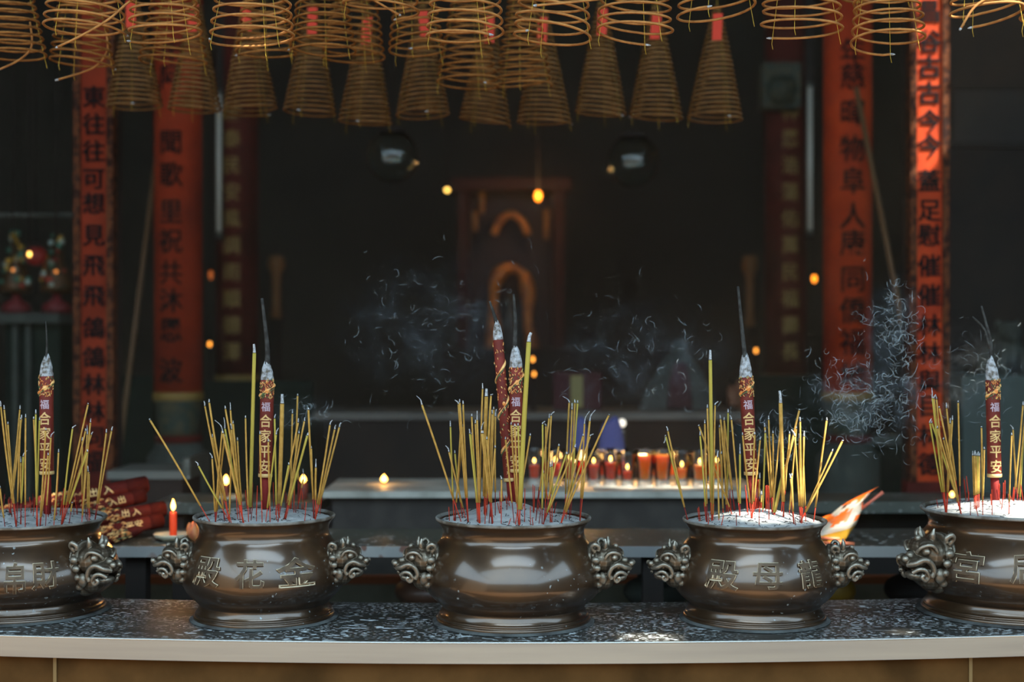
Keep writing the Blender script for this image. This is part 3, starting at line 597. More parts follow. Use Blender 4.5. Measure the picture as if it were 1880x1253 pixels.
big_joss(3, (1368, 652), (1369, 693), (1379, 873), (1382, 940), 12.3, [([(1367, 665), (1366, 640), (1360, 580), (1355, 526)], 5)], 'tall dark red joss stick with gold characters in the second burner from right')
big_joss(4, (1819, 657), (1822, 698), (1826, 877), (1828, 940), 12.5, [([(1819, 668), (1819, 630), (1812, 600), (1802, 562)], 4), ([(1817, 640), (1808, 606), (1786, 582)], 3)], 'tall dark red joss stick with gold characters in the far right burner')
# ------------------------------------------------------------------ coils of incense hanging from rods
RODS = {}
def coil(px, py, hw, D, tilt=0, hgt=None, sag=.3, lab='', tagd=True, seed=0, loose=()):
    rr = random.Random(seed); ctr = P(px, py, D); R = hw / F * D
    hgt = hgt or .42; z_ap = ctr.z + hgt; N = 24 if sag < .1 else 21
    apex = Vector((ctr.x + rr.uniform(-.01, .01) + math.tan(math.radians(tilt)) * hgt * .2, D, z_ap))
    t = thing('incense_coil', lab, 'incense coil', apex, 'spiral incense coils hanging over the altar')
    ta = math.radians(tilt); tw = rr.uniform(-.05, .05); pts = []
    per = 30; n = N * per; ph = rr.uniform(0, 2 * PI); dir_ = rr.choice([-1, 1])
    jit = [rr.uniform(-1, 1) for _ in range(N + 3)]
    for i in range(n + 1):
        q = i / n; a = ph + dir_ * q * N * 2 * PI; k = q * N; k0 = int(k); j = jit[k0] * (1 - k + k0) + jit[k0 + 1] * (k - k0)
        rad = R * (.10 + .90 * q ** .9)
        if sag > .5: rad = R * (.22 + .78 * q ** .75)
        zz = hgt * (1 - q ** (1.0 + sag * .55))
        x = rad * math.cos(a); y = rad * math.sin(a)
        lean = math.tan(ta) * (q ** 2) + .05 * j * sag * q; ly = tw * q + .04 * jit[(k0 + 5) % N] * sag * q
        pts.append(Vector((ctr.x + (apex.x - ctr.x) * (1 - q) + x + .004 * j * sag, D + y, ctr.z + zz + .005 * j * sag * q - lean * x + ly * y)) - apex)
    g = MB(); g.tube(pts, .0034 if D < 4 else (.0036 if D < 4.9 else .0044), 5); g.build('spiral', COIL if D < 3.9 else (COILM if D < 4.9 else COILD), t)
    e0, e1 = pts[-4], pts[-1]; g = MB(); g.tube([e1 - (e1 - e0).normalized() * .002, e1 + (e1 - e0).normalized() * .006, e1 + (e1 - e0).normalized() * .012], [.0031, .0028, .001], 6); g.build('ash_end', ASHT, t)
    g = MB()
    for k in range(3):
        a = ph + k * 2.1; tp = []
        for i in range(5): q = i / 4; tp.append(Vector((ctr.x + (apex.x - ctr.x) * (1 - q), D, ctr.z + hgt * (1 - q) - .012 * (i == 4))) + Vector((R * .97 * (.1 + .9 * q) * math.cos(a), R * .97 * (.1 + .9 * q) * math.sin(a), 0)) - apex)
        tp.append(tp[-1] + Vector((.003, 0, -.014))); g = MB() if k == 0 else g; g.tube(tp, .0007, 4)
        g.build('hanging_thread', THREAD, t); g = MB()
    rz = 3.28; g.tube([Vector((0, 0, -.012)), Vector((0, 0, rz - z_ap))], .0012, 5); g.build('hanger', THREAD, t)
    if tagd:
        a0 = Vector((rr.uniform(-.006, .006), -R * .22 - .004, -.03)); sl = rr.uniform(-.006, .006); w_ = .0165; hh = .098; g = MB(); v = []
        for i in range(6):
            q = i / 5; off = -(R * .9 * (hh * q / hgt)) * 1.05
            for s_ in (-1, 1): v.append(a0 + Vector((s_ * w_ + sl * q * 2, off, -hh * q)))
        v += [p + Vector((0, -.0012, 0)) for p in v]
        f = [(i * 2, i * 2 + 2, i * 2 + 3, i * 2 + 1) for i in range(5)] + [(12 + i * 2, 12 + i * 2 + 1, 12 + i * 2 + 3, 12 + i * 2 + 2) for i in range(5)]
        f += [(i * 2, 12 + i * 2, 12 + i * 2 + 2, i * 2 + 2) for i in range(5)] + [(i * 2 + 1, i * 2 + 3, 12 + i * 2 + 3, 12 + i * 2 + 1) for i in range(5)] + [(0, 1, 13, 12), (10, 22, 23, 11)]
        g.add(v, f, 0, False); g.build('paper_tag', TAGR, t)
    for path in loose:
        g = MB(); pp = crom([P(x, y, D - .02 + dd) - apex for x, y, dd in path], 6); g.tube(pp, .0030, 6); g.build('loose_end', COIL, t)
        g = MB(); g.tube([pp[-1], pp[-1] + (pp[-1] - pp[-2]) * .8], [.0034, .0022], 6); g.build('ash_end', ASHT, t)
    RODS.setdefault(round(D, 2), 0); return t
back = [(248, 198, 50, 0), (357, 205, 48, 2), (460, 206, 50, -3), (568, 210, 48, 2), (670, 228, 49, 1), (776, 214, 49, -6), (890, 226, 47, 8), (999, 228, 50, 1), (1103, 212, 47, 6), (1204, 219, 49, 3), (1312, 221, 50, 0)]
for i, (x, y, hw, tl) in enumerate(back):
    coil(x, y, hw, 5.0, tl, .40, .06, 'brown incense coil in the rear row, %s from the left, red tag at its top' % ORD[i + 1], True, 100 + i)
mid = [(15, 105, 68, 4.0, -2, ((0, 127, 0), )), (150, 122, 58, 4.1, 4), (318, 118, 62, 4.2, 5), (488, 105, 56, 4.2, -3), (592, 98, 62, 4.0, 1), (650, 108, 58, 4.28, 4), (765, 100, 52, 4.2, -7), (858, 160, 57, 4.4, 0), (962, 160, 52, 4.45, -4), (1605, -2, 62, 3.9, 0)]
LM = {0: [[(55, 40, 0), (58, 85, .02), (35, 110, .03), (0, 127, .02)]], 1: [[(195, 60, 0), (196, 95, .02), (170, 125, .03), (107, 146, .0)]]}
for i, r in enumerate(mid):
    coil(r[0], r[1], r[2], r[3], r[4], .40, .40, 'golden brown incense coil in the middle row, %s from the left' % ORD[i + 1], True, 200 + i, LM.get(i, ()))
frontc = [(156, 60, 74, 3.68, 3), (302, 72, 66, 3.6, -6), (462, 78, 77, 3.55, -3), (700, 20, 70, 3.7, 4), (855, 74, 72, 3.5, 1), (1015, 74, 71, 3.5, 9), (1165, 68, 70, 3.5, 5), (1316, 27, 72, 3.5, -5), (1472, 60, 75, 3.5, 1), (1630, 84, 67, 3.5, 2), (1810, 34, 66, 3.36, -9), (1942, 40, 66, 3.36, 0)]
LF = {1: [[(265, -12, 0), (235, 5, 0), (200, 35, -.02), (150, 65, -.02), (106, 86, 0)]], 3: [[(668, -12, 0), (700, 8, 0), (733, 27, 0)]], 10: [[(1832, -14, -.06), (1790, 12, -.06), (1764, 52, -.06)]], 6: [[(1105, -2, -.05), (1050, 4, -.08), (985, 10, -.1)]]}
for i, r in enumerate(frontc):
    coil(r[0], r[1], r[2], r[3], r[4], .42, .62, 'loose golden incense coil in the front row, %s from the left' % ORD[i + 1], False, 300 + i, LF.get(i, ()))
for k, D in enumerate(sorted(RODS)):
    g = MB(); g.tube([(-4.5, D, 3.285), (4.5, D, 3.285)], .006, 8); o = g.build('hanging_rod', GREYM); tag(o, 'thin metal rod above the frame carrying a row of incense coils', 'rod', 'rods carrying the incense coils')
# ------------------------------------------------------------------ red boards and pillars with writing
def flat_board(px0, px1, py0, py1, D, text, ys, lab, size, gold=True, depth=.05):
    a = P(px0, py1, D); b = P(px1, py0, D); W = b.x - a.x; top = 3.6; cx = (a.x + b.x) / 2
    t = thing('couplet_board', lab, 'couplet board', (cx, D, 0), 'red boards and pillars with writing')
    m = .17 * W if gold else 0
    g = MB(); g.box((-W / 2 + m, 0, a.z), (W / 2 - m, depth, top)); g.build('panel', LREDSH if px0 < 900 else LRED, t)
    if gold:
        for s_ in (-1, 1):
            g = MB(); x0 = s_ * W / 2; x1 = s_ * (W / 2 - m); g.box((min(x0, x1), -.012, a.z), (max(x0, x1), depth, top)); tag(g.build('border', mat('gilt border', '5e341c', .85, 0, '28120c', 45, .42, .58, spec=.2), t), 'speckled gilt border')
    g = MB(); g.box((-W / 2 - .01, .002, a.z - .13), (W / 2 + .01, depth + .03, a.z)); g.build('foot', LREDD, t)
    g = MB(); g.box((-W / 2 + .01, .06, 0), (W / 2 - .01, .16, 3.6)); g.build('post', DARKW, t)
    for ch, y in zip(text, ys):
        q = P(0, y, D).z; s = size / F * D; g = MB()
        glyph(g, ch, lambda u, v, d: (u, -d * .008, q + v), s, s * 1.0); g.build('painted_character', BLACKP, t)
    return t
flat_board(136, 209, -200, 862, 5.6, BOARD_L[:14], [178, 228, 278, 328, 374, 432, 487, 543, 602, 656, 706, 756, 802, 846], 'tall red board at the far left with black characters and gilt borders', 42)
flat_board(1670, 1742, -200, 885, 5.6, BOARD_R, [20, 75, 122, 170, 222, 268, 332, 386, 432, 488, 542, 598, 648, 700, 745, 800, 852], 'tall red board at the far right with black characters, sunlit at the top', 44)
g = MB(); x = P(1746, 0, 5.62).x; g.tube([(x, 5.82, 0), (x, 5.82, 3.9)], .022, 24); tag(g.build('stone_post', mat('pale stone post', '9a9384', .7, 0, '7c7466', 20, .4, .6)), 'slim pale stone post right of the far right red board', 'post')
def pillar(px0, px1, py1, D, text, ys, lab, size, m, cm, base=True):
    c = P((px0 + px1) / 2, py1, D); r = (px1 - px0) / 2 / F * D
    t = thing('couplet_pillar', lab, 'pillar', (c.x, D, 0), 'red boards and pillars with writing')
    g = MB(); g.lathe([(r, c.z), (r, 4.2)], 48); g.build('shaft', m, t)
    for ch, y, off in [(a, b, 0) for a, b in zip(text, ys)]:
        q = P(0, y, D - r).z; s = size / F * (D - r); g = MB()
        def fn(u, v, d): e = r - .002 + d * .007; th = u / r + TH; return (e * math.sin(th), -e * math.cos(th), q + v)
        glyph(g, ch, fn, s, s * 1.05); g.build('painted_character', cm, t)
    h = c.z
    g = MB(); g.lathe([(r * 1.04, h - .035), (r * 1.06, h - .02), (r * 1.04, h + .004), (r, h + .006)], 48); tag(g.build('gilt_ring', DIMGOLD, t), 'tarnished gilt ring')
    g = MB(); g.lathe([(r * .82, h - .20), (r * .80, h - .17), (r * .92, h - .12), (r * .95, h - .05), (r * 1.02, h - .035)], 48); tag(g.build('carved_drum', mat('carved drum', '4a4630', .7, 0, '2c3a30', 24, .42, .6, bump=.6, bscale=30), t), 'carved green and gold drum')
    g = MB(); g.lathe([(r * .95, h - .235), (r * 1.0, h - .22), (r * .95, h - .20)], 48); g.build('red_ring', LREDD, t)
    g = MB(); g.lathe([(r * 1.3, 0), (r * 1.3, h - .3), (r * 1.0, h - .26), (r * .95, h - .235)], 48); g.build('stone_base', GSTONE, t)
    return t
TH = 0
TH = -.10; pillar(284, 371, 722, 6.8, PILLAR_L, [95, 140, 260, 320, 388, 442, 500, 552, 606, 680], 'round red pillar at left with black characters ending in a carved base', 46, mat('left pillar red lacquer', 'a23818', .8, 0, '7e2a14', 4, .35, .65, spec=.2), BLACKP)  # a darker red than the right pillar
TH = 0; pillar(1512, 1600, 722, 6.8, PILLAR_R, [95, 140, 206, 272, 332, 396, 446, 512, 570, 628, 690], 'round red pillar at right with black characters, smoke drifting past its foot', 50, LRED, BLACKP)
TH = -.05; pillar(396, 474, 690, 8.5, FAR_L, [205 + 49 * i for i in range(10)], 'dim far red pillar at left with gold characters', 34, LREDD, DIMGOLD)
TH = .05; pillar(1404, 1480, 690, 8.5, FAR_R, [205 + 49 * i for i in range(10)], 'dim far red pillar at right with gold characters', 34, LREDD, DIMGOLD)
g = MB(); a = P(1443, 165, 8.1); g.box((a.x - .11, 8.22, a.z - .08), (a.x + .11, 8.38, a.z + .18)); g.lathe([(.07, -.06), (.10, .04), (.06, .1)], 16, 0, (a.x, 8.25, a.z)); g.build('carved_bracket', mat('carved drum', ''), None); tag(bpy.data.objects['carved_bracket'], 'carved dull gold bracket at the top of the dim far right pillar', 'bracket')
for nm, x, y0, y1, lab in (('l', 402, 165, 436, 'thin pale vertical tube lamp beside the dim left pillar'), ('r', 1487, 150, 432, 'thin pale vertical tube lamp beside the dim right pillar')):
    t = thing('tube_lamp', lab, 'tube lamp', P(x, y1, 7.9), 'unlit tube lamps'); L = P(x, y0, 7.9).z - P(x, y1, 7.9).z
    g = MB(); g.tube([(0, 0, .02), (0, 0, L - .02)], .014, 12); g.build('tube', mat('milky tube', 'b8b8ac', .4, emit='b8b8a8', estr=.03), t)  # the unlit tube is given a faint glow
    for z in (0, L - .03): g = MB(); g.tube([(0, 0, z), (0, 0, z + .03)], .016, 12); g.build('end_cap', GREYM, t)
    g = MB(); g.box((-.02, .018, -.02), (.02, .05, ROOF_Z - P(x, y1, 7.9).z)); g.build('housing', DARKW, t)
for x0, y0, x1, y1, D, lab in ((1598, 295, 1642, 520, 6.4, 'slanting brown pole between the two red pillars at right'), (282, 330, 248, 600, 6.9, 'slanting thin pole left of the round red left pillar')):
    a = P(x0, y0, D); b = P(x1, y1, D); d = b - a; e = b + d * ((.0 - b.z) / d.z); s_ = a - d * .6
    g = MB(); g.tube([s_, e], .012, 10); tag(g.build('pole', mat('brown pole', '6e5032', .6)), lab, 'pole', 'slanting poles')
# ------------------------------------------------------------------ the second table just behind, with its candle, red bundles and paper bag
T2 = P(0, 1004, 4.2).z
t = thing('offering_table', 'long low grey metal table right behind the burners', 'table', (0, 4.4, 0))
g = MB(); g.box((-2.6, -.2, T2 - .03), (2.6, .20, T2)); g.build('table_top', GREYM, t)
g = MB(); g.box((-2.6, -.206, T2 - .031), (2.6, -.198, T2 + .001)); tag(g.build('edge_strip', flecks(mat('worn pale edge', 'b3b3ae', .4, .4, '8d9090', 2.5, .42, .6), '7c5a4c', 25, .6, .68, 3), t), 'worn pale metal edge')
for x in (-2.3, -1.12, -.98, .42, .56, 2.3): g = MB(); g.box((x - .03, -.17, 0), (x + .03, -.11, T2 - .03)); g.build('leg', DARKW, t)
g = MB(); g.box((-2.55, -.15, .16), (2.55, -.12, .22)); g.build('stretcher', DARKW, t)
t2 = thing('stone_plinth', 'low grey stone plinth with a brown rail seen under the table', 'plinth', (0, 4.95, 0))
g = MB(); z = P(0, 1079, 4.7).z; g.box((-2.6, -.2, 0), (2.6, -.03, z)); g.build('block', mat('pale plinth stone', '8a8a78', .85, 0, '74735f', 5, .4, .6), t2)
g = MB(); g.box((-2.6, -.19, z), (2.6, -.14, z + .024)); g.build('rail', mat('brown rail', 'a05c34', .6), t2)
def jar(px, py0, w, h, D, m, name, lab, cat):
    c = P(px, py0, D); r = w / F * D / 2; H = h / F * D
    g = MB(); g.lathe([(p.x * r, p.y * H) for p in crom([(.55, 0, 0), (.6, .05, 0), (.9, .3, 0), (1, .55, 0), (.85, .8, 0), (.5, .93, 0), (.55, 1, 0), (.45, 1, 0), (.42, .9, 0)], 4)], 32, 0, (0, 0, 0)); o = g.build(name, m, None, (c.x, D, c.z)); tag(o, lab, cat); return o
for px, w_, h_, m_, nm, lab, cat in ((790, 130, 62, mat('brown glaze', '5a4032', .4), 'urn', 'squat brown urn under the table between second and central burners', 'urn'), (1205, 120, 60, GSTONE, 'stone_urn', 'squat grey stone urn under the table between central and fourth burners', 'urn'), (1530, 80, 64, mat('ochre glaze', '8a6a20', .5), 'jar', 'ochre jar under the table right of the burner marked 殿母龍', 'jar'), (1690, 130, 66, DARKW, 'wooden_urn', 'dark rounded urn under the table left of the far right burner', 'urn')):
    c = P(px, 0, 4.5); H = h_ / F * 4.5
    g = MB(); r = w_ / F * 4.5 / 2; base = P(0, 1118, 4.5).z
    g.lathe([(p.x * r, p.y * H) for p in crom([(.5, 0, 0), (.75, .15, 0), (1, .45, 0), (.92, .75, 0), (.55, .95, 0), (.6, 1, 0), (.5, 1, 0), (.45, .9, 0)], 4)], 32); g.lathe([(r * .55, -base), (r * .55, -.02), (r * .5, 0)], 24)
    tag(g.build(nm, m_, None, (c.x, 4.5, base)), lab, cat)
# candle on a saucer
c = P(316, 966, 4.32); c.z = T2
t = thing('saucer', 'cream saucer with a lit orange candle, left of the second burner', 'saucer', c)
g = MB(); R_ = 34 / F * 4.32; g.lathe([(R_ * .5, 0), (R_ * .55, .004), (R_ * .85, .010), (R_, .021), (R_ * .98, .023), (R_ * .8, .014), (R_ * .4, .010), (0.001, .010)], 40, cap1=False); g.build('dish', PORC, t)
def candle(px, py, hpx, wpx, D, z, lab, m=WAX, fl=11, fw=4.4, power=.35, name='candle', grp=None):
    b = P(px, py, D); b.z = z if z is not None else b.z; r = wpx / F * D / 2; H = hpx / F * D
    t = thing(name, lab, 'candle', b, grp); g = MB()
    g.lathe([(r * .95, 0), (r, .003), (r, H * .9), (r * .93, H - .002), (r * .5, H - .003), (.001, H - .004)], 20, cap1=False); g.build('wax', m, t)
    g = MB(); g.tube([(0, 0, H - .006), (.0006, 0, H + .006)], .0007, 5); g.build('wick', BURN, t)
    hf = fl / F * D * 2; wf = fw / F * D; g = MB(); g.lathe([(p.x * wf, p.y * hf) for p in crom([(.05, 0, 0), (.8, .2, 0), (1, .42, 0), (.6, .72, 0), (.05, 1, 0)], 4)], 14, 0, (0, 0, H + .001)); g.build('flame', FLAME, t)
    if power:
        l = bpy.data.lights.new('candle glow', 'POINT'); l.energy = power; l.color = (1, .5, .16); l.shadow_soft_size = .012; lo = bpy.data.objects.new('candle_glow', l); C.objects.link(lo); lo.location = b + Vector((0, -.012, H + hf + .01))
    return t
candle(318, 970, 48, 13, 4.32, T2 + .0102, 'small lit orange candle standing on the cream saucer')
# big red joss bundles lying in a pile
def log(a, b, D0, D1, wpx, lab, chars='', taper=False, glow=False, collar=True):
    A = P(*a, D0); Bq = P(*b, D1); mid = A.copy(); ax = (Bq - A); L = ax.length; ax.normalize(); r = wpx / 2 / F * D0
    t = thing('joss_log', lab, 'joss stick', A, 'thick red joss sticks piled on the table'); n = 12
    up = (Vector((0, 0, 1)) - ax * ax.z).normalized(); fr = ax.cross(up); fr = -fr if fr.y > 0 else fr
    prof = [(.0, .9)] + [(.02, 1)] + [(.98, 1), (1, .92)]
    if taper: prof = [(0, .7), (.1, 1), (.6, 1), (.72, .75), (.8, .45), (.97, .38), (1, .1)]
    g = MB(); g.tube([ax * (L * q) for q, s_ in prof], [r * s_ for q, s_ in prof], 24); g.build('paper_wrapper', mat('deep red wrapper', '561a14', .75, 0, '44140f', 20, .4, .6, spec=.15), t)
    if collar:
        g = MB(); g.tube([ax * (L * .80), ax * (L * .805), ax * (L * .985), ax * (L * .99)], [r * .9, r * 1.09, r * 1.09, r * .8], 24); tag(g.build('end_paper', mat('brown red paper', '42140f', .85, spec=.1), t), 'darker red paper round the end')
    for i, ch in enumerate(chars):
        g = MB(); h0 = L * (.50 + .13 * i)
        def fn(u, v, d):
            th = v / r + .35; e = r * 1.003 + d * .001; return ax * (h0 + u) + up * (e * math.sin(th)) + fr * (e * math.cos(th))
        glyph(g, ch, fn, r * 1.25, r * 1.2); g.build('gold_character', GOLD, t)
    rr = random.Random(int(a[0] * 7 + a[1])); g = MB()
    for k in range(44):
        th = rr.uniform(-.8, 1.3); h = L * rr.uniform(.02, .44); s_ = lambda th, h, e: ax * h + up * ((r + e) * math.sin(th)) + fr * ((r + e) * math.cos(th))
        g.tube([s_(th, h, .0003), s_(th + .25, h + .006, .0013), s_(th + .1, h + .013, .0004)], [.0008, .0018, .0006], 5, 0 if rr.random() < .8 else 1)
    tag(g.build('dragon_relief', [GOLDB, GREENP], t), 'gold dragon relief'); return t
log((64, 928), (271, 889), 4.30, 4.46, 30, 'thick red joss stick on top of the pile at left, its right end highest', '出入')
log((140, 942), (266, 909), 4.32, 4.44, 26, 'thick red joss stick just under the topmost of the pile at left', '入出')
log((150, 958), (304, 934), 4.30, 4.42, 27, 'thick red joss stick in the middle of the pile at left', '出入')
log((170, 983), (298, 955), 4.28, 4.40, 27, 'thick red joss stick at the bottom of the pile at left', '平安')
log((196, 993), (278, 966), 4.24, 4.30, 20, 'slim tapering red candle in front of the red pile at left', '', True, collar=False)
log((-40, 952), (92, 925), 4.30, 4.36, 26, 'red joss stick cut by the left frame edge, gold dragon in sunlight', '', collar=False)
# lotus bud beside the second burner
c = P(371, 975, 4.3); c.z = T2; t = thing('lotus_flower', 'pink and yellow paper lotus half hidden behind the second burner', 'flower', c)
for k in range(9):
    a = 2 * PI * k / 9; g = MB(); pts = crom([(0, 0, .004), (.018, 0, .012), (.034, 0, .034), (.030 + .008 * (k % 2), 0, .060)], 4); q = Matrix.Rotation(a, 3, 'Z')
    g.tube([q @ p for p in pts], [.004, .006, .009, .011, .012, .013, .014, .014, .013, .011, .008, .005, .001], 8); g.build('petal', mat('peach petal', 'd08a4e', .6, 0, 'c2604a', 30, .4, .6), t)
g = MB(); g.ell((0, 0, .03), (.018, .018, .03)); g.build('heart', mat('ochre heart', 'b08a3a', .6), t)
# crumpled bag of offering paper
c = P(1545, 985, 4.3); c.z = T2
t = thing('offering_bag', 'crumpled orange white and yellow plastic bag right of the fourth burner', 'bag', c)
def bagpt(u, v):                                      # u round, v up
    cx = crom([(-.045, 0, 0), (-.03, 0, .045), (.0, 0, .085), (.042, 0, .128), (.062, 0, .142)], 1); i = min(3, int(v * 4)); q = v * 4 - i
    ctr = cx[i].lerp(cx[i + 1], q); wd = [.070, .084, .068, .058, .056]; dp = [.05, .055, .035, .014, .006]
    w_ = wd[i] * (1 - q) + wd[i + 1] * q; d_ = dp[i] * (1 - q) + dp[i + 1] * q
    n_ = 1 + .16 * noise.noise(Vector((math.cos(u) * 1.7, math.sin(u) * 1.7, v * 4)))
    ax = Vector((1, 0, .5)) if v > .5 else Vector((1, 0, .25)); ax.normalize()
    p = ctr + ax * (w_ * math.cos(u) * n_) * (1 if v < .5 else .95) + Vector((0, d_ * math.sin(u) * n_, 0)); 
    p.z = max(.001, p.z); return p
g = MB(); v = []; f = []; NU, NV = 40, 26
for j in range(NV + 1):
    for k in range(NU): v.append(bagpt(2 * PI * k / NU, j / NV))
mi = []
for j in range(NV):
    for k in range(NU):
        k2 = (k + 1) % NU; f = (j * NU + k, j * NU + k2, (j + 1) * NU + k2, (j + 1) * NU + k); n_ = noise.noise(Vector((math.cos(2 * PI * k / NU) * 2.2, j / NV * 3.2, 5)))
        m_ = 2 if j < 5 else (0 if j > NV - 6 else (0 if n_ > .12 else (3 if n_ < -.34 and j > 12 else 1))); mi.append((f, m_))
g.v = [tuple(x) for x in v]
for f, m_ in mi: g.f.append(list(f)); g.m.append(m_); g.sm.append(True)
g.f.append(list(range(NU - 1, -1, -1))); g.m.append(2); g.sm.append(False); g.f.append(list(range(NV * NU, NV * NU + NU))); g.m.append(0); g.sm.append(False)
g.build('wrapper', [mat('orange plastic', 'd0601e', .4), mat('white plastic', 'a8a294', .4), mat('yellow plastic', 'a88428', .4), mat('dark print', '4a2a1c', .5)], t)
g = MB(); a = P(1588, 930, 4.3) - c; b = P(1621, 904, 4.3) - c; g.tube([a + (a - b) * .3, a.lerp(b, .5), b], [.005, .0045, .006], 10); g.build('twisted_end', mat('pink plastic', 'e0765c', .4), t)
for k, (x0, y0, x1, y1) in enumerate(((1500, 988, 1548, 994), (1498, 978, 1536, 985), (1505, 996, 1560, 1000))):
    a = P(x0, y0, 4.27); b = P(x1, y1, 4.27); zz = T2 + .006 + (.012 if k == 1 else 0); a.z = zz; b.z = zz; a.y += -.02 * k; b.y += -.02 * k - .02
    g = MB(); g.tube([(0, 0, 0), b - a], .0055, 10); tag(g.build('red_candle', mat('pale orange wax', 'd8764e', .5), None, a), 'slim pale orange candle lying under the crumpled bag', 'candle', 'loose candles under the bag')
# ------------------------------------------------------------------ the marble altar with glasses of lamp oil
AZ = P(0, 903, 4.9).z
t = thing('marble_altar', 'dark stone altar with a pale marble top carrying the orange oil lamps', 'altar', (.1, 5.1, 0))
xa_, xb_ = P(592, 0, 4.9).x - .1, P(1402, 0, 4.9).x - .1
g = MB(); g.box((xa_, -.2, AZ - .022), (xb_, .26, AZ)); g.build('marble_top', MARBLE, t)
g = MB(); g.box((xa_ + .03, -.16, 0), (xb_ - .03, .24, AZ - .022)); g.build('body', DSTONE, t)
g = MB(); g.box((xa_ + .01, -.18, P(0, 985, 4.9).z - .03), (xb_ - .01, -.15, P(0, 985, 4.9).z)); g.build('moulding', DSTONE, t)
def oil_glass(px, py, wpx, hpx, D, fill, m, lab, lit=True, rows=None):
    b = P(px, py, D); b.z = AZ; r = wpx * 1.17 / 2 / F * D; H = hpx / F * D
    t = thing('oil_lamp_glass', lab, 'oil lamp', b, 'glasses of orange lamp oil'); prof = [(.70, 0), (.74, .03), (.70, .10), (.72, .22), (.80, .45), (.95, .75), (1, 1)]
    def R(q):
        for (r0, z0), (r1, z1) in zip(prof, prof[1:]):
            if z0 <= q <= z1: return r * (r0 + (r1 - r0) * (q - z0) / (z1 - z0))
        return r
    th = .0022; g = MB(); o_ = [(R(q / 16), H * q / 16) for q in range(17)]; i_ = [(R(q / 16) - th, H * q / 16) for q in range(16, 2, -1)]
    g.lathe(o_ + [(r - th * .5, H + .001)] + i_ + [(.001, H * 3 / 16)], 28, cap1=False); g.build('glass', GLASS, t)
    g = MB(); g.lathe([(r * .70, .0003), (r * .735, H * .03), (r * .695, H * .10), (r * .70, H * .165)], 24); g.build('glass_foot', mat('glass foot glint white', 'f2f2ea', .15, alpha=.45), t)  # white in the foot stands in for sun glints
    q0 = 3.05 / 16; n = 8; pr = [(R(q0 + (fill - q0) * i / n) - th - .0004, H * (q0 + (fill - q0) * i / n)) for i in range(n + 1)]
    g = MB(); g.lathe(pr, 28); g.build('lamp_oil', m, t)
    if lit:
        g = MB(); g.lathe([(.004, 0), (.006, .003), (.003, .006)], 10, 0, (0, 0, H * fill + .0005)); g.build('float', PORC, t)
        g = MB(); hf = .018; g.lathe([(p.x * .0045, p.y * hf) for p in crom([(.05, 0, 0), (.8, .2, 0), (1, .42, 0), (.55, .74, 0), (.05, 1, 0)], 4)], 12, 0, (0, 0, H * fill + .007)); g.build('flame', FLAME, t)
GLS = [(981, 893, 31, 68, 5.12, .55, OILD, 1), (1020, 890, 30, 60, 5.2, .6, OILD, 1), (1047, 892, 29, 62, 5.1, .72, OILD, 1), (1090, 892, 29, 62, 5.1, .62, OILD, 1), (1121, 892, 30, 62, 5.1, .68, OILD, 1), (1152, 892, 28, 62, 5.08, .45, OILD, 1), (1184, 893, 33, 68, 5.06, .86, OIL, 0), (1216, 893, 33, 68, 5.06, .86, OIL, 0), (1252, 892, 30, 64, 5.1, .5, OIL, 1), (1285, 893, 34, 66, 5.06, .6, OIL, 1), (1316, 893, 28, 66, 5.1, .6, OIL, 1)]
for i, r in enumerate(GLS): oil_glass(*r[:7], '%s glass of orange lamp oil on the marble altar, %s from the left' % ('full bright' if not r[7] else 'half filled', ORD[i + 1]), r[7])
for i, px in enumerate((1000, 1068, 1105, 1137, 1200, 1234, 1300)): oil_glass(px, 884, 28, 60, 5.26, .6, OIL if i > 3 else OILD, 'glass of orange lamp oil in the rear row, %s from the left' % ORD[i + 1], i in (1, 4))
for px, e in ((1060, .9), (1180, 1.1), (1285, .9)):
    l = bpy.data.lights.new('lamp glow', 'POINT'); l.energy = e; l.color = (1, .5, .16); l.shadow_soft_size = .02; lo = bpy.data.objects.new('lamp_glow', l); C.objects.link(lo); lo.location = P(px, 838, 5.16)
candle(705, 884, 3, 7, 5.15, AZ, 'stub of a lit candle alone on the left of the marble altar', fl=7, fw=6, power=.15)
c = P(1142, 850, 5.75); t = thing('standing_lamp', 'thin grey lamp post with a round white bulb behind the glasses', 'lamp', (c.x, 5.75, 0))
g = MB(); z = P(0, 790, 5.75).z; g.lathe([(.07, 0), (.07, .02), (.012, .04), (.012, z)], 20); g.build('post', GREYM, t)
g = MB(); g.ell((0, 0, z + .028), (.016, .016, .017)); tag(g.build('bulb', mat('white bulb', 'ece8dc', .4, emit='fff4e0', estr=.7), t), 'round white bulb')
for px, w_, h_, lab in ((1062, 36, 78, 'smaller folded blue cloth behind the oil lamps'), (1123, 46, 78, 'larger folded blue cloth behind the oil lamps')):
    D = 5.6; c = P(px, 845, D); W = w_ / F * D / 2; H = h_ / F * D; g = MB(); g.lathe([(p.x * W, p.y * H) for p in crom([(1, 0, 0), (1.05, .3, 0), (.85, .7, 0), (.55, .93, 0), (.1, 1, 0)], 4)], 24)
    g.v = [(x, y * .6, z * (1 + .06 * math.sin(x * 90))) for x, y, z in g.v]; g.box((-W, -W * .5, -c.z + .0), (W, W * .5, .001)); tag(g.build('blue_cloth', mat('blue cloth', '3a4880', .9), None, c), lab, 'cloth')
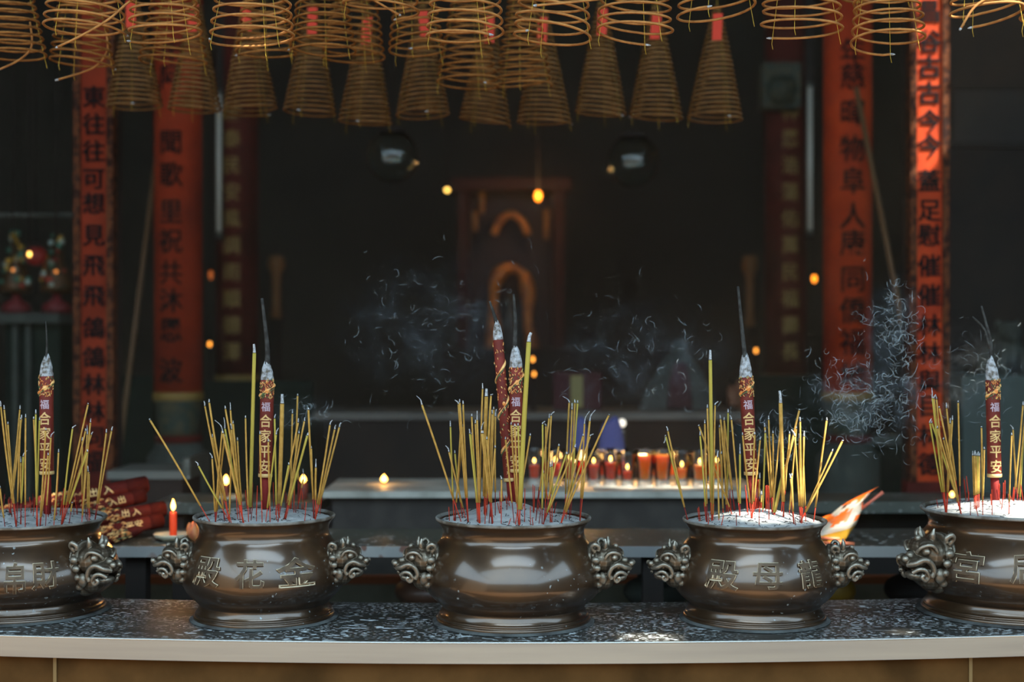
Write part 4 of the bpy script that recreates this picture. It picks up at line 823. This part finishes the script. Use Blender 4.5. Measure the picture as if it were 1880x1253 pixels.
# grey side tables
for x0, x1, y, D, lab in ((1408, 2200, 922, 5.05, 'long grey side table behind the far right burner'), (285, 588, 923, 5.05, 'grey side table with candles behind the second burner')):
    a = P(x0, y, D); b = P(x1, y, D); t = thing('side_table', lab, 'table', (a.x, D, 0)); Wd = b.x - a.x
    g = MB(); g.box((0, 0, a.z - .04), (Wd, .3, a.z)); g.build('table_top', GREYM, t)
    for x in (.04, Wd - .1): g = MB(); g.box((x, .05, 0), (x + .05, .1, a.z - .04)); g.build('leg', DARKW, t)
    g = MB(); g.box((.05, .24, .1), (Wd - .05, .27, a.z - .04)); g.build('back_panel', DARKW, t)
SZ = P(0, 923, 5.05).z
c = P(420, 915, 5.12); c.z = SZ; g = MB(); g.lathe([(.03, 0), (.05, .008), (.056, .016), (.05, .016), (.02, .008), (.001, .007)], 28, cap1=False); tag(g.build('white_saucer', PORC, None, c), 'white saucer under a candle behind the second burner', 'saucer')
candle(415, 906, 24, 9, 5.12, SZ + .0075, 'dark red candle with a bright flame left behind the second burner', mat('dark red wax', '6e2a1c', .5), 9, 5.5, .2)
candle(557, 912, 30, 16, 5.15, SZ, 'dark red candle with an orange flame right behind the second burner', mat('dark red wax', ''), 7, 5, .12)
candle(1748, 917, 4, 10, 5.15, SZ, 'tea light with a pale flame at the left of the far right burner', PORC, 5, 4, 0)
# pale edged tray table at left
a = P(196, 866, 5.46); b = P(338, 880, 5.46); t = thing('tray_table', 'small dark tray table with a pale front edge behind the red pile', 'table', (a.x, 5.46, 0)); Wd = b.x - a.x; z = a.z
g = MB(); g.box((0, 0, z - .03), (Wd, .35, z)); g.build('tray', mat('tray pale edge', '66665e', .6), t)
g = MB(); g.box((Wd - .005, .0, z - .03), (Wd + .022, .35, z + .05)); g.build('raised_side', GREYM, t)
g = MB(); g.box((.01, .012, 0), (Wd - .01, .33, z - .03)); g.build('cabinet', DARKW, t)
# ------------------------------------------------------------------ dark hall: shelf, screens, shrine, hanging lamps
a = P(575, 758, 7.0); b = P(1372, 758, 7.0); t = thing('long_altar_table', 'long dark altar table with a dull pale edge far behind the glasses', 'table', ((a.x + b.x) / 2, 7.0, 0)); W2 = (b.x - a.x) / 2
g = MB(); g.box((-W2, 0, a.z - .035), (W2, .6, a.z)); g.build('table_top', mat('dull pale edge', '6e685e', .6, 0, '58534b', 3), t)
g = MB(); g.box((-W2 + .05, .04, 0), (W2 - .05, .55, a.z - .035)); g.build('front_panel', DARKW, t)
LZ = a.z
for x0, x1, y0, lab in ((1385, 1512, 690, 'dark green lacquered screen between the two right pillars'), (372, 575, 700, 'dark green lacquered screen right of the round left pillar'), (1600, 1672, 800, 'dark green low screen between the round right pillar and the far right board'), (212, 284, 690, 'dark grey low screen between the far left board and the round left pillar')):
    a = P(x0, y0, 7.3); b = P(x1, y0, 7.3); t = thing('low_screen', lab, 'screen', ((a.x + b.x) / 2, 7.3, 0), 'low screens between the pillars'); w_ = (b.x - a.x) / 2
    g = MB(); g.box((-w_, 0, 0), (w_, .05, a.z - .05)); g.build('panel', DARKG, t)
    g = MB(); g.box((-w_, -.02, a.z - .05), (w_, .07, a.z)); g.build('top_rail', GREYM if x0 == 1600 else DARKG, t)
    g = MB(); z = P(0, y0 + 90, 7.3).z; g.box((-w_, -.012, z - .03), (w_, .0, z)); g.build('middle_rail', DARKG, t)
# things on the long altar table
def onlong(px, D): return Vector((P(px, 0, D).x, D, LZ))
c = onlong(1060, 7.25); t = thing('altar_banner', 'dark red cloth hanging with a pale yellow strip down its middle', 'banner', c); g = MB(); k = 7.25 / F
g.box((-44 * k, 0, 0), (44 * k, .02, 70 * k)); g.build('cloth', mat('dark red cloth', '3c1016', .8), t); g = MB(); g.box((-12 * k, -.004, 4 * k), (10 * k, 0, 64 * k)); tag(g.build('yellow_strip', mat('pale yellow cloth', '8d8250', .8), t), 'pale yellow strip')
c = onlong(1245, 7.3); t = thing('stone_figure', 'grey draped figure shape standing on the long dark altar table', 'statue', c); g = MB()
g.lathe([(p.x * k, p.y * k) for p in crom([(74, 0, 0), (66, 25, 0), (48, 60, 0), (33, 85, 0), (22, 100, 0), (14, 106, 0)], 4)], 32); g.v = [(x, y * .35, z) for x, y, z in g.v]; g.build('robe', mat('grey robe', '3d4340', .9), t)
g = MB(); g.ell((0, 0, 114 * k), (13 * k, 12 * k, 16 * k)); g.build('head', mat('grey robe', ''), t)
g = MB(); g.lathe([(24 * k, 4 * k), (18 * k, 60 * k), (10 * k, 88 * k)], 20, 0, (0, -.045, 0)); g.v = [(x, -.075 + (y + .045) * .3, z) for x, y, z in g.v]; g.build('sash', mat('plum cloth', '40202a', .9), t)
# altar niche at the back
D = 10.0; k = D / F; c = P(938, 0, D); zb = P(0, 640, D).z; t = thing('altar_niche', 'dark red altar shrine with an orange gold horseshoe arch in the far dark', 'shrine', (c.x, D, 0))
g = MB(); g.box((-100 * k, .3, 0), (100 * k, .36, P(0, 330, D).z)); g.build('back_panel', mat('plum dark panel', '2a1518', .7), t)
for s_ in (-1, 1): g = MB(); x = s_ * 88 * k; g.box((x - 10 * k, .0, 0), (x + 10 * k, .3, P(0, 345, D).z)); g.build('side_post', mat('plum post', '34130f', .9), t)
g = MB(); g.box((-110 * k, -.05, P(0, 350, D).z), (110 * k, .36, P(0, 328, D).z)); g.build('lintel', mat('plum post', ''), t)
g = MB(); g.box((-120 * k, -.3, 0), (120 * k, .36, zb)); g.build('pedestal', DARKW, t)
ORANGE = mat('orange gilding', 'c8782c', .5, .2, '8a4a1e', 12, .4, .65)
g = MB(); pts = crom([(-36, 0, 648), (-31, 0, 600), (-32, 0, 545), (-24, 0, 508), (0, 0, 492), (24, 0, 508), (32, 0, 545), (31, 0, 590), (40, 0, 640)], 5); pts = [Vector((p.x * k, 0, P(0, p.z, D).z)) for p in pts]
g.tube(pts, [k * (11 + 3 * math.sin(i * .5)) for i in range(len(pts))], 12); tag(g.build('horseshoe_arch', ORANGE, t), 'orange gold horseshoe arch')
g = MB(); pts = [Vector((x * k, .05, P(0, y, D).z)) for x, y in ((-32, 430), (-20, 405), (0, 392), (20, 405), (32, 430))]; g.tube(crom(pts, 4), k * 7, 10); g.build('gable_trim', ORANGE, t)
g = MB(); g.lathe([(p.x * k, p.y * k) for p in crom([(26, 0, 0), (24, 30, 0), (16, 60, 0), (12, 74, 0), (13, 88, 0), (8, 100, 0), (1, 106, 0)], 4)], 20, 0, (0, .12, zb)); tag(g.build('idol', mat('dark idol', '2c2a26', .6), t), 'dark seated idol inside the arch')
for x, y0, y1 in ((-53, 352, 392), (-66, 390, 425), (65, 385, 440)): g = MB(); g.tube([(x * k, -.02, P(0, y0, D).z), (x * k, -.02, P(0, y1, D).z)], k * 5, 8); g.build('pendant', mat('dull orange gilding', '8a5a2c', .6), t)
def lamp_ball(px, py, r, D, m, lab, rz=1.0, cord=True, light=0, name='hanging_lamp', cat='lamp'):
    c = P(px, py, D); t = thing(name, lab, cat, c); q = r / F * D
    g = MB(); g.ell((0, 0, 0), (q, q, q * rz), 0, 32, 20)
    if name == 'glass_globe':
        n0 = len(g.f); g.ell((0, 0, 0), (q * .93, q * .93, q * rz * .93), 0, 32, 20)
        for i in range(n0, len(g.f)): g.f[i].reverse()
    g.build('globe', m, t)
    g = MB(); g.tube([(0, 0, q * rz * .9), (0, 0, ROOF_Z - c.z)], .004, 5); g.build('cord', DARKW, t)
    g = MB(); g.lathe([(q * .5, -.004), (q * .55, .01), (q * .2, .03)], 12, 0, (0, 0, q * rz * .88)); g.build('cap', DARKW, t)
    if light: l = bpy.data.lights.new('hall lamp', 'POINT'); l.energy = light; l.color = (1, .55, .2); l.shadow_soft_size = .05; lo = bpy.data.objects.new('hall_lamp_glow', l); C.objects.link(lo); lo.location = c + Vector((0, -q - .08, 0))
    return t
lamp_ball(821, 349, 4, 9.3, mat('yellow bulb', 'ffd070', .4, emit='ffc45c', estr=3.2), 'small round yellow lamp left of the far shrine')
lamp_ball(988, 360, 5.5, 9.6, FLAMEO, 'orange lamp at the right of the far shrine', 1.7, light=3)
lamp_ball(1495, 512, 4.5, 7.8, FLAMEO, 'dim orange lamp left of the round right pillar', 1.6)
for px, py, D, s_, lab in ((978, 661, 7.2, .8, 'upper of two orange lights right of the tall central joss sticks'), (980, 688, 7.2, 1.2, 'lower of two orange lights right of the tall central joss sticks'), (1388, 645, 7.6, 1.2, 'orange light just right of the tall joss stick in the fourth burner'), (385, 633, 7.6, 1, 'small orange light right of the round left pillar'), (387, 505, 8.0, 1, 'faint orange light above, right of the round left pillar')):
    b = P(px, py, D); zt = LZ if px in (978, 980) else 0
    if py == 505: lamp_ball(px, py, 4, D, mat('faint lamp', 'b05a1c', .4, emit='b0561a', estr=.5), lab, 2.2); continue
    t = thing('candle_lamp', lab, 'candle', (b.x, D, zt)); g = MB(); H = b.z - zt; g.lathe([(.02, 0), (.006, .02), (.006, H - .03), (.016, H - .02), (.016, H - .01)], 12); g.build('stem', DARKW, t)
    g = MB(); g.ell((0, 0, H + .002), (.009, .009, .013)); g.build('flame', mat('amber flame', 'ffa040', .4, emit='ff9c38', estr=2.6 * s_), t)
for px, py, lab in ((720, 287, 'left of two clear glass globes hanging in the dark'), (1162, 296, 'right of two clear glass globes hanging in the dark')):
    t = lamp_ball(px, py, 47, 7.0, mat('globe glass', 'e8efe9', .02, trans=1, ior=1.45), lab, 1.05, name='glass_globe', cat='glass globe')
# gilded side panels far back
for px, y0, y1, w_, lab in ((507, 470, 585, 28, 'dim orange gilded carving left of the dark hall'), (1377, 470, 600, 26, 'dim orange gilded carving left of the dim right pillar')):
    D = 9.3; a = P(px, y1, D); H = P(0, y0, D).z - a.z; q = w_ / 2 / F * D; t = thing('gilded_carving', lab, 'carving', (a.x, D, 0), 'gilded carvings in the far hall')
    g = MB(); g.lathe([(q * 1.1, 0), (q * .9, a.z)], 16); g.build('stand', DARKW, t)
    g = MB(); g.lathe([(q * .8, a.z), (q * .5, a.z + H * .2), (q * .6, a.z + H * .7), (q * 1.2, a.z + H * .85), (q * .9, a.z + H)], 16); g.build('carved_figure', mat('dull orange gilding', ''), t)
# left shrine with two glittering offering trees and a red lantern
k = 7.0 / F; z7 = P(0, 575, 7.0).z; c = P(60, 0, 7.0)
t = thing('side_altar', 'grey stone side altar under the glittering offering trees at far left', 'altar', (c.x, 7.0, 0))
g = MB(); g.box((-60 * k, -.1, z7 - .05), (60 * k, .35, z7)); g.build('table_top', GSTONE, t); g = MB(); g.box((-50 * k, 0, 0), (50 * k, .3, z7 - .05)); g.build('body', DARKG, t)
for x in (-28, -4): g = MB(); g.box(((x - 4) * k, -.04, 0), ((x + 4) * k, .0, z7 - .05)); g.build('front_post', GSTONE, t)
for i, px in enumerate((30, 104)):
    b = P(px, 0, 7.05); t = thing('offering_tree', '%s of two glittering red gold green offering cones at far left' % ('left' if i == 0 else 'right'), 'offering tree', (b.x, 7.05, z7), 'offering trees at far left'); rr = random.Random(60 + i)
    g = MB(); g.lathe([(26 * k, 0), (26 * k, .04), (8 * k, .07), (8 * k, .1)], 20); tag(g.build('red_stand', mat('red stand', '6a1c1c', .6), t), 'dark red stand')
    g = MB(); g.lathe([(30 * k, .10), (29 * k, .14), (15 * k, .26), (5 * k, .40)], 24); g.build('cone', mat('cone dark foil', '3a3420', .5, .4, '5a3a1c', 30, .4, .6), t)
    cols = [mat('gold foil', 'c79a3a', .3, .6), mat('green foil', '4a7a64', .35, .4), mat('red foil', 'a03a24', .35, .3), mat('pale foil', 'a9b8a8', .3, .4)]
    for j in range(26):
        q = rr.random(); a = rr.uniform(PI, 2 * PI); r_ = (29 - 24 * q) * k; g = MB(); s_ = rr.uniform(.010, .019); g.ell((r_ * math.cos(a), r_ * math.sin(a), .13 + .27 * q), (s_, s_, s_), 0, 10, 7); g.build('ornament', rr.choice(cols), t)
lamp_ball(66, 470, 20, 6.9, mat('red lantern', '6e1a14', .6, emit='801408', estr=.06), 'dim round red lantern between the two offering trees', .9, name='red_lantern', cat='lantern')
lamp_ball(54, 467, 3.4, 6.75, mat('yellow bulb', ''), 'small yellow flame lamp in front of the red lantern', 1.4)
for px, py in ((24, 496), (103, 499)):
    lamp_ball(px, py, 3.2, 6.85, mat('dim amber bulb', 'd08040', .4, emit='d07a30', estr=.9), 'small amber bulb in front of the %s offering tree' % ('left' if px < 60 else 'right'), 1.1)
a = P(-40, 395, 6.9); b = P(136, 395, 6.9); g = MB(); g.tube([(-4.5, 6.9, a.z), (b.x, 6.9, b.z)], .012, 8); tag(g.build('cross_bar', GREYM), 'thin grey bar running left from the far left board', 'bar')
# stone lion and shutter at the right
c = P(1838, 0, 6.9); zl = P(0, 688, 6.9).z; k = 6.9 / F; t = thing('stone_lion', 'blurred grey stone guardian lion right of the far right board', 'statue', (c.x, 6.9, 0))
g = MB(); g.box((-95 * k, -.2, 0), (95 * k, .25, zl)); g.build('pedestal', mat('greenish stone', '4d5852', .8), t)
g = MB(); E = g.ell; E((0, 0, zl + .07), (.10, .13, .09)); E((.0, -.08, zl + .12), (.07, .07, .10)); E((.0, -.11, zl + .20), (.06, .065, .055)); E((.0, -.17, zl + .185), (.035, .03, .03)); 
for s_ in (-1, 1): E((s_ * .045, -.09, zl + .245), (.016, .012, .02)); E((s_ * .05, -.16, zl + .06), (.024, .03, .07)); E((s_ * .085, 0, zl + .04), (.035, .08, .05)); E((s_ * .022, -.165, zl + .215), (.012, .01, .01)); E((s_ * .05, -.18, zl + .01), (.028, .035, .016))
E((0, .12, zl + .12), (.03, .03, .09))
o = g.build('lion', GSTONE, t); m_ = o.modifiers.new('r', 'REMESH'); m_.mode = 'VOXEL'; m_.voxel_size = .006; m_.use_smooth_shade = True
a = P(1752, 265, 7.2); b = P(1990, 165, 7.2); t = thing('slatted_shutter', 'dark slatted shutter high up at the far right', 'shutter', (a.x, 7.2, a.z)); Wd, Hd = b.x - a.x, b.z - a.z
g = MB()
for i in range(22): z = Hd * i / 22; g.box((0, -.01, z), (Wd, .006, z + Hd / 22 * .55))
g.build('slats', mat('shutter slat', '35302c', .7), t)
for z in (-.02, Hd): g = MB(); g.box((-.02, -.02, z), (Wd + .02, .02, z + .03)); g.build('rail', DARKW, t)
g = MB(); g.box((-.03, .006, -a.z), (Wd + .03, .03, ROOF_Z - a.z)); g.build('backing', DARKW, t)
# ------------------------------------------------------------------ a worshipper far behind, mostly hidden by the joss stick
D = 8.0; k = D / F; h0 = P(1369, 720, D)
t = thing('person', 'person in a teal top with raised hands behind the joss stick of the fourth burner', 'person', (h0.x, D, 0))
SK = mat('skin', 'b0785c', .6); TE = mat('teal cloth', '2f6468', .8)
def skin(name, verts, edges, rad, m, root=0):
    me = bpy.data.meshes.new(name); me.from_pydata(verts, edges, []); me.materials.append(m); o = link(name, me, t)
    md = o.modifiers.new('skin', 'SKIN'); md.use_smooth_shade = True
    for i, r_ in enumerate(rad): me.skin_vertices[0].data[i].radius = (r_, r_) if not isinstance(r_, tuple) else r_
    for i in range(len(verts)): me.skin_vertices[0].data[i].use_root = i == root
    o.modifiers.new('sub', 'SUBSURF').levels = 1; o.modifiers['sub'].render_levels = 2; return o
hz = h0.z
V = [(0, .04, hz - .72), (0, .03, hz - .45), (0, .02, hz - .24), (0, .02, hz - .14), (0, 0, hz - .09), (0, -.01, hz - .02), (0, -.012, hz + .05), (0, -.01, hz + .09),
     (.15, .02, hz - .20), (.22, .0, hz - .42), (.10, -.18, hz - .28), (.05, -.24, hz - .12), (-.15, .02, hz - .20), (-.22, .0, hz - .42), (-.14, -.18, hz - .24), (-.11, -.24, hz - .08),
     (.09, .0, hz - .8), (.10, -.38, hz - .82), (.10, -.36, .08), (-.09, .0, hz - .8), (-.10, -.38, hz - .82), (-.10, -.36, .08), (.10, -.48, .05), (-.10, -.48, .05)]
Ed = [(0, 1), (1, 2), (2, 3), (3, 4), (4, 5), (5, 6), (6, 7), (2, 8), (8, 9), (9, 10), (10, 11), (2, 12), (12, 13), (13, 14), (14, 15), (0, 16), (16, 17), (17, 18), (0, 19), (19, 20), (20, 21), (18, 22), (21, 23)]
Ra = [.14, .12, .12, .055, .05, .075, .08, .05, .058, .045, .036, .026, .058, .045, .036, .026, .08, .065, .045, .08, .065, .045, .04, .04]
skin('body', V, Ed, Ra, SK)
g = MB(); g.ell((0, -.085, hz + .005), (.012, .018, .02)); g.ell((0, -.078, hz - .035), (.022, .01, .006))
for s_ in (-1, 1): g.ell((s_ * .03, -.078, hz + .025), (.011, .008, .007)); g.ell((s_ * .085, 0, hz + .01), (.012, .02, .03))
g.build('face_features', mat('skin shade', '9a6048', .6), t)
g = MB(); g.ell((0, .022, hz + .055), (.090, .088, .075)); g.ell((0, .05, hz), (.08, .06, .09)); g.build('hair', mat('black hair', '181413', .6), t)
for s_, (hx, hzz) in ((1, (.05, hz - .12)), (-1, (-.11, hz - .08))):
    vs = [(hx, -.24, hzz), (hx, -.255, hzz + .05)]; es = [(0, 1)]; ra = [.024, .03]
    for j in range(4): x = hx + (j - 1.5) * .017; n0 = len(vs); vs += [(x, -.262, hzz + .085), (x, -.272, hzz + .112 + .006 * (j in (1, 2)))]; es += [(1, n0), (n0, n0 + 1)]; ra += [.009, .008]
    n0 = len(vs); vs += [(hx - s_ * .035, -.265, hzz + .05), (hx - s_ * .045, -.275, hzz + .075)]; es += [(0, n0), (n0, n0 + 1)]; ra += [.010, .009]
    skin('hand', vs, es, ra, SK)
V2 = [(0, .04, hz - .78), (0, .03, hz - .45), (0, .02, hz - .22), (.16, .02, hz - .19), (.225, 0, hz - .42), (.14, -.12, hz - .33), (-.16, .02, hz - .19), (-.225, 0, hz - .42), (-.17, -.12, hz - .31)]
skin('top', V2, [(0, 1), (1, 2), (2, 3), (3, 4), (4, 5), (2, 6), (6, 7), (7, 8)], [.165, .145, .12, .075, .066, .056, .075, .066, .056], TE)
V3 = [(0, .03, hz - .76), (.09, 0, hz - .81), (.10, -.38, hz - .82), (.10, -.36, .12), (-.09, 0, hz - .81), (-.10, -.38, hz - .82), (-.10, -.36, .12)]
skin('trousers', V3, [(0, 1), (1, 2), (2, 3), (0, 4), (4, 5), (5, 6)], [.15, .095, .08, .062, .095, .08, .062], mat('dark trousers', '23242a', .9))
g = MB(); zs = hz - .945; g.box((-.22, -.36, zs - .03), (.22, .16, zs))
for x in (-.19, .19):
    for y in (-.3, .12): g.tube([(x, y, 0), (x, y, zs - .03)], .018, 8)
tag(g.build('stool', DARKW, None, (h0.x, D, 0)), 'dark wooden stool under the seated person', 'stool')

# ------------------------------------------------------------------ thin incense haze, added through the hall to lift its blacks
g = MB(); g.box((-4.49, 3.98, .01), (4.49, 12.19, ROOF_Z - .01))
hm = bpy.data.materials.new('incense haze'); hm.use_nodes = True; nt = hm.node_tree; nt.nodes.remove(nt.nodes['Principled BSDF'])
vs = nt.nodes.new('ShaderNodeVolumeScatter'); vs.inputs['Color'].default_value = (1, .80, .54, 1); vs.inputs['Density'].default_value = .015; vs.inputs['Anisotropy'].default_value = .1
nt.links.new(vs.outputs[0], nt.nodes['Material Output'].inputs['Volume'])
tag(g.build('haze', hm), 'thin added incense haze filling the dark hall', 'haze', None, 'stuff')

# ------------------------------------------------------------------ curling smoke: fine threads hanging in the air round a soft cloud
SMK = bpy.data.materials.new('smoke thread'); SMK.use_nodes = True; nt = SMK.node_tree; b_ = nt.nodes['Principled BSDF']
b_.inputs['Base Color'].default_value = (.62, .74, .78, 1); b_.inputs['Roughness'].default_value = 1; b_.inputs['Specular IOR Level'].default_value = 0; b_.inputs['Alpha'].default_value = .38
def cloud_mat(dens, sc, name):
    m = bpy.data.materials.new(name); m.use_nodes = True; nt = m.node_tree; nt.nodes.remove(nt.nodes['Principled BSDF'])
    v = nt.nodes.new('ShaderNodeVolumeScatter'); v.inputs['Color'].default_value = (.82, .93, 1, 1)
    tc = nt.nodes.new('ShaderNodeTexCoord'); n = nt.nodes.new('ShaderNodeTexNoise'); n.inputs['Scale'].default_value = sc; n.inputs['Detail'].default_value = 5; n.inputs['Distortion'].default_value = 1.2
    r = nt.nodes.new('ShaderNodeMapRange'); r.inputs[1].default_value = .50; r.inputs[2].default_value = .72; r.inputs[4].default_value = dens
    l = nt.nodes.new('ShaderNodeVectorMath'); l.operation = 'LENGTH'; f = nt.nodes.new('ShaderNodeMapRange'); f.inputs[1].default_value = 1; f.inputs[2].default_value = .25
    mu = nt.nodes.new('ShaderNodeMath'); mu.operation = 'MULTIPLY'
    mp = nt.nodes.new('ShaderNodeMapping'); mp.inputs['Location'].default_value = (-1, -1, -1); mp.inputs['Scale'].default_value = (2, 2, 2)
    nt.links.new(tc.outputs['Object'], n.inputs['Vector']); nt.links.new(tc.outputs['Generated'], mp.inputs[0]); nt.links.new(mp.outputs[0], l.inputs[0]); nt.links.new(l.outputs['Value'], f.inputs[0])
    nt.links.new(n.outputs['Fac'], r.inputs[0]); nt.links.new(r.outputs[0], mu.inputs[0]); nt.links.new(f.outputs[0], mu.inputs[1]); nt.links.new(mu.outputs[0], v.inputs['Density'])
    nt.links.new(v.outputs[0], nt.nodes['Material Output'].inputs['Volume']); return m
def smoke(px, py, wx, wy, D, n, lab, dens=1.2, seed=0, thin=1.0):
    c = P(px, py, D); W, H = wx / F * D, wy / F * D; rr = random.Random(seed); g = MB()
    for k in range(n):
        x = rr.gauss(0, .42) * W; z = rr.gauss(0, .42) * H; y = rr.gauss(0, .06); L = rr.uniform(.012, .045); pts = []; p = Vector((x, y, z)); a = rr.uniform(0, 2 * PI); cv = rr.uniform(-1, 1) * 90
        if rr.random() < .25: cv *= 2.2
        m = 9
        for i in range(m): pts.append(p.copy()); p = p + Vector((math.cos(a), rr.uniform(-.3, .3), math.sin(a))) * (L / m); a += cv * L / m + rr.uniform(-.15, .15)
        r0 = rr.uniform(.00020, .00048) * thin; g.tube(pts, [r0 * (.25 + math.sin(PI * (i + .5) / m)) for i in range(m)], 4, 0, False)
    tag(g.build('smoke_wisps', SMK, None, c), 'thin curling threads of ' + lab, 'smoke', None, 'stuff')
    g = MB(); g.ell((0, 0, 0), (W, .16, H), 0, 24, 14); tag(g.build('smoke_cloud', cloud_mat(dens, 14, 'smoke cloud'), None, c), 'soft cloud of ' + lab, 'smoke', None, 'stuff')
smoke(1590, 735, 125, 100, 3.80, 380, 'smoke between the fourth and the far right burners', 4, 1)
smoke(1640, 600, 55, 105, 3.85, 170, 'smoke rising beside the far right red board', 4, 2)
smoke(1180, 660, 190, 130, 3.95, 95, 'smoke above the oil lamps', 1.6, 3, .8)
smoke(800, 600, 210, 150, 3.95, 95, 'smoke left of the central joss sticks', 1.5, 4, .8)
smoke(1790, 690, 110, 110, 3.95, 90, 'smoke round the far right joss stick', 1.5, 5, .8)
smoke(1420, 800, 80, 70, 3.75, 70, 'smoke among the sticks of the fourth burner', 3, 6)
smoke(560, 760, 80, 40, 3.8, 40, 'smoke above the sticks of the second burner', 1.6, 7, .8)
